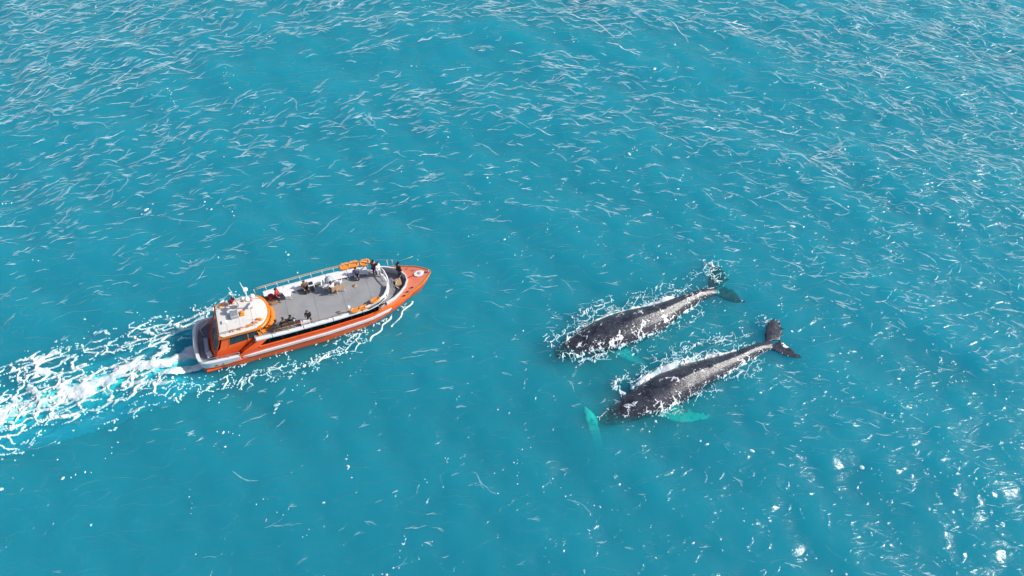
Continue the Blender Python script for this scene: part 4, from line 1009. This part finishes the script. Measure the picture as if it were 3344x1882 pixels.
# lamp globe on the near rail
c = root_at('deck_light', 12.0, -1.85, 2.31, 0, 'white round deck light on a post by the near rail', 'light')
mb = MB(); mb.tube([(0, 0, 0), (0, 0, .6)], .03, 6); mb.build('post', M['white'], c); mb = MB(); mb.lathe([(.05, .58), (.13, .64), (.15, .72), (.11, .82), (.03, .86)], (0, 0, 0), 12); mb.build('globe', M['white'], c, smooth=True)
c = root_at('life_vest', 8.15, -1.72, 2.31, 0, 'small red life vest propped on the near edge', 'life vest')
mb = MB(); mb.lathe([(.10, 0), (.13, .12), (.11, .3), (.07, .38)], (0, 0, .1), 8); mb.build('body', M['redcloth'], c, smooth=True); mb = MB(); mb.box((0, 0, .06), (.2, .2, .12)); mb.build('base', M['dark'], c)
c = root_at('bench_cushion', 8.55, -1.72, 2.31, 0, 'long white cushioned box beside the red life vest', 'box')
mb = MB(); mb.box((.0, 0, .14), (.7, .34, .28)); bevel(mb.build('body', M['white'], c), .03)
mb = MB(); mb.box((.0, 0, .31), (.68, .33, .06)); bevel(mb.build('cushion', M['white_cloth'], c), .02)
c = root_at('mooring_rope', 12.9, .55, 2.31, 0, 'small coil of pale rope on the bare grey deck', 'rope')
mb = MB()
for k in range(3): mb.tube([((.15-.03*k)*math.cos(t), (.15-.03*k)*math.sin(t), .03+.03*k) for t in [2*PI*j/14 for j in range(14)]], .02, 5, closed=True)
mb.build('coil', M['brass'], c, smooth=True)

# ---- people: continuous skinned figures with clothing as children
def skin_mesh(nodes, edges, root, name, mt, sub=1):
    me = bpy.data.meshes.new(name); me.from_pydata([n_[0] for n_ in nodes], edges, []); o = bpy.data.objects.new(name, me); COL.objects.link(o)
    mod = o.modifiers.new('skin', 'SKIN'); mod.use_smooth_shade = True
    for i, n_ in enumerate(nodes):
        sv = me.skin_vertices[0].data[i]; r_ = n_[1]; sv.radius = r_ if isinstance(r_, tuple) else (r_, r_); sv.use_root = (i == root)
    if sub: s_ = o.modifiers.new('sub', 'SUBSURF'); s_.levels = sub; s_.render_levels = sub
    dg = bpy.context.evaluated_depsgraph_get(); m2 = bpy.data.meshes.new_from_object(o.evaluated_get(dg)); bpy.data.objects.remove(o); m2.name = name
    m2.polygons.foreach_set('use_smooth', [True]*len(m2.polygons)); m2.materials.clear(); m2.materials.append(mt); return m2
def person_meshes(pose):
    """figure faces +x, origin between the feet (or under the seat)"""
    if pose == 'sit':
        hip, kn, ank, toe = (0, .5), (.42, .48), (.44, .09), (.58, .04); hz = .5
    elif pose == 'walk':
        hip, kn, ank, toe = (0, .9), (.06, .49), (-.02, .08), (.12, .04); hz = .9
    else:
        hip, kn, ank, toe = (0, .9), (.03, .49), (0, .08), (.14, .04); hz = .9
    lean = .06 if pose != 'sit' else .03
    T = lambda z: (lean*z, 0, hz+z)
    sh = .46
    arms = {'stand': ((.02, .25, sh-.26), (.14, .24, sh-.50)), 'rail': ((.10, .26, sh-.24), (.34, .20, sh-.26)), 'sit': ((.10, .26, sh-.22), (.30, .15, sh-.36))}
    ar = arms['sit'] if pose == 'sit' else arms['rail' if pose == 'rail' else 'stand']
    def leg(s, off=0):
        st = off*s
        return [((hip[0], s*.09, hz-.02), .095), ((kn[0]+st, s*.11, kn[1]), .062), ((ank[0]-st*.5, s*.11, ank[1]), .042), ((toe[0]-st*.5, s*.13, toe[1]), (.045, .03))]
    off = .08 if pose == 'walk' else 0
    nb = [((0, 0, hz), (.13, .16)), (T(.22), (.11, .15)), (T(.42), (.12, .17)), (T(.52), .06), (T(.60), .055), (T(.70), (.085, .075)), (T(.78), .075)]
    eb = [(0, 1), (1, 2), (2, 3), (3, 4), (4, 5), (5, 6)]
    for s in (-1, 1):
        b = len(nb); nb += leg(s, off); eb += [(0, b), (b, b+1), (b+1, b+2), (b+2, b+3)]
        b = len(nb); (ex, ey, ez), (hx, hy_, hz_) = ar
        nb += [((T(.44)[0], s*.19, hz+sh), .055), ((ex, s*ey, hz+ez), .042), ((hx, s*hy_, hz+hz_), .028), ((hx+.07, s*hy_, hz+hz_-.03), (.03, .018))]
        eb += [(2, b), (b, b+1), (b+1, b+2), (b+2, b+3)]
        # fingers and thumb
        c0 = len(nb)-1
        for j, (dy, ln) in enumerate(((-.022, .05), (-.007, .06), (.008, .055), (.022, .045))):
            nb.append(((hx+.07+ln, s*(hy_+dy), hz+hz_-.05), .008)); eb.append((c0, len(nb)-1))
        nb.append(((hx+.06, s*(hy_-.045), hz+hz_-.03), .010)); eb.append((c0, len(nb)-1))
    nose_ = T(.70); nb.append(((nose_[0]+.10, 0, nose_[2]-.005), .016)); eb.append((5, len(nb)-1))
    body = skin_mesh(nb, eb, 0, 'body', M['skin'])
    g = 1.22
    nj = [((0, 0, hz-.05), (.165, .19)), (T(.20), (.145, .18)), (T(.42), (.15, .195)), (T(.51), (.085, .09))]; ej = [(0, 1), (1, 2), (2, 3)]
    for s in (-1, 1):
        b = len(nj); (ex, ey, ez), (hx, hy_, hz_) = ar
        nj += [((T(.44)[0], s*.20, hz+sh), .078), ((ex, s*ey, hz+ez), .062), ((ex+(hx-ex)*.9, s*(ey+(hy_-ey)*.9), hz+ez+(hz_-ez)*.9), .046)]
        ej += [(2, b), (b, b+1), (b+1, b+2)]
    jac = skin_mesh(nj, ej, 0, 'jacket', M['navy'])
    nt_ = [((0, 0, hz-.03), (.15, .17))]; et = []
    for s in (-1, 1):
        lg = leg(s, off); b = len(nt_); nt_ += [(lg[0][0], .115), (lg[1][0], .082), ((lg[2][0][0], lg[2][0][1], lg[2][0][2]+.03), .065)]; et += [(0, b), (b, b+1), (b+1, b+2)]
    tro = skin_mesh(nt_, et, 0, 'trousers', M['jeans'])
    shn = []; she = []
    shoes = []
    for s in (-1, 1):
        lg = leg(s, off); a, t_ = Vector(lg[2][0]), Vector(lg[3][0]); shoes.append(skin_mesh([((a.x-.03, a.y, .05), .045), ((a.x+.05, a.y, .045), .05), ((t_.x+.02, t_.y, .035), (.045, .03))], [(0, 1), (1, 2)], 1, 'shoe', M['dark']))
    hc = T(.735)
    hair = skin_mesh([((hc[0]-.035, 0, hc[2]-.03), .082), ((hc[0]-.015, 0, hc[2]+.045), (.092, .088)), ((hc[0]+.03, 0, hc[2]+.06), .06)], [(0, 1), (1, 2)], 1, 'hair', M['hair'])
    return dict(body=body, jacket=jac, trousers=tro, hair=hair, shoe=shoes)
POSES = {}
def person(x, y, z, rz, pose, jm, tm, label, sc=1.0):
    if pose not in POSES: POSES[pose] = person_meshes(pose)
    c = root_at('person', x, y, z, rz, label, 'person', 'passengers on the boat'); c.scale = (sc, sc, sc); pm = POSES[pose]
    for k in ('body', 'jacket', 'trousers', 'hair'):
        o = bpy.data.objects.new(k, pm[k]); COL.objects.link(o); o.parent = c
        mm = {'jacket': jm, 'trousers': tm}.get(k)
        if mm: o.material_slots[0].link = 'OBJECT'; o.material_slots[0].material = mm
    for sm_e in pm['shoe']:
        o = bpy.data.objects.new('shoe', sm_e); COL.objects.link(o); o.parent = c
    return c
person(6.98, 1.02, 2.31, -.3, 'stand', M['redcloth'], M['black_cloth'], 'person in a red jacket standing between tan locker and far rail', 1.0)
person(14.72, 1.15, 2.31, .9, 'rail', M['maroon'], M['black_cloth'], 'person in a dark red jacket at the forward far rail', 1.0)
person(15.0, .95, 2.31, -.8, 'walk', M['white_cloth'], M['white_cloth'], 'person dressed in white at the front of the upper deck', .96)
person(16.62, .92, 1.5, .4, 'stand', M['black_cloth'], M['navy'], 'person in black standing alone in the bow well', 1.05)
person(6.50, -1.66, 2.26, 1.45, 'sit', M['slate_cloth'], M['navy'], 'seated person in slate blue, aftmost of three by the near rail')
person(7.07, -1.62, 2.26, 1.75, 'sit', M['black_cloth'], M['black_cloth'], 'seated person in black, middle of three by the near rail')
person(7.62, -1.60, 2.26, 1.4, 'sit', M['navy'], M['white_cloth'], 'seated person in navy with pale trousers, foremost of three')
person(8.92, -1.64, 2.31, -1.6, 'rail', M['black_cloth'], M['black_cloth'], 'person in black standing alone beside the white cushioned box', .86)
person(9.15, 1.45, 2.2, -1.4, 'sit', M['olive_cloth'], M['black_cloth'], 'person in a brown jacket sitting on the far bench aft of the dark cabinet')
person(13.3, 1.42, 2.2, -1.7, 'sit', M['slate_cloth'], M['navy'], 'person in slate blue sitting on the far bench below the life floats')
person(11.18, .52, 2.31, 2.0, 'sit', M['white_cloth'], M['navy'], 'person in a white shirt sitting in the beige chair')
chair(6.50, -1.66, 1.45, M['olive_cloth'], 'brown backed seat holding the person in slate blue', 'brown backed seats by the near rail')
chair(7.07, -1.62, 1.6, M['olive_cloth'], 'brown backed seat holding the seated person in black', 'brown backed seats by the near rail')
chair(7.62, -1.60, 1.5, M['olive_cloth'], 'brown backed seat holding the seated person in navy', 'brown backed seats by the near rail')
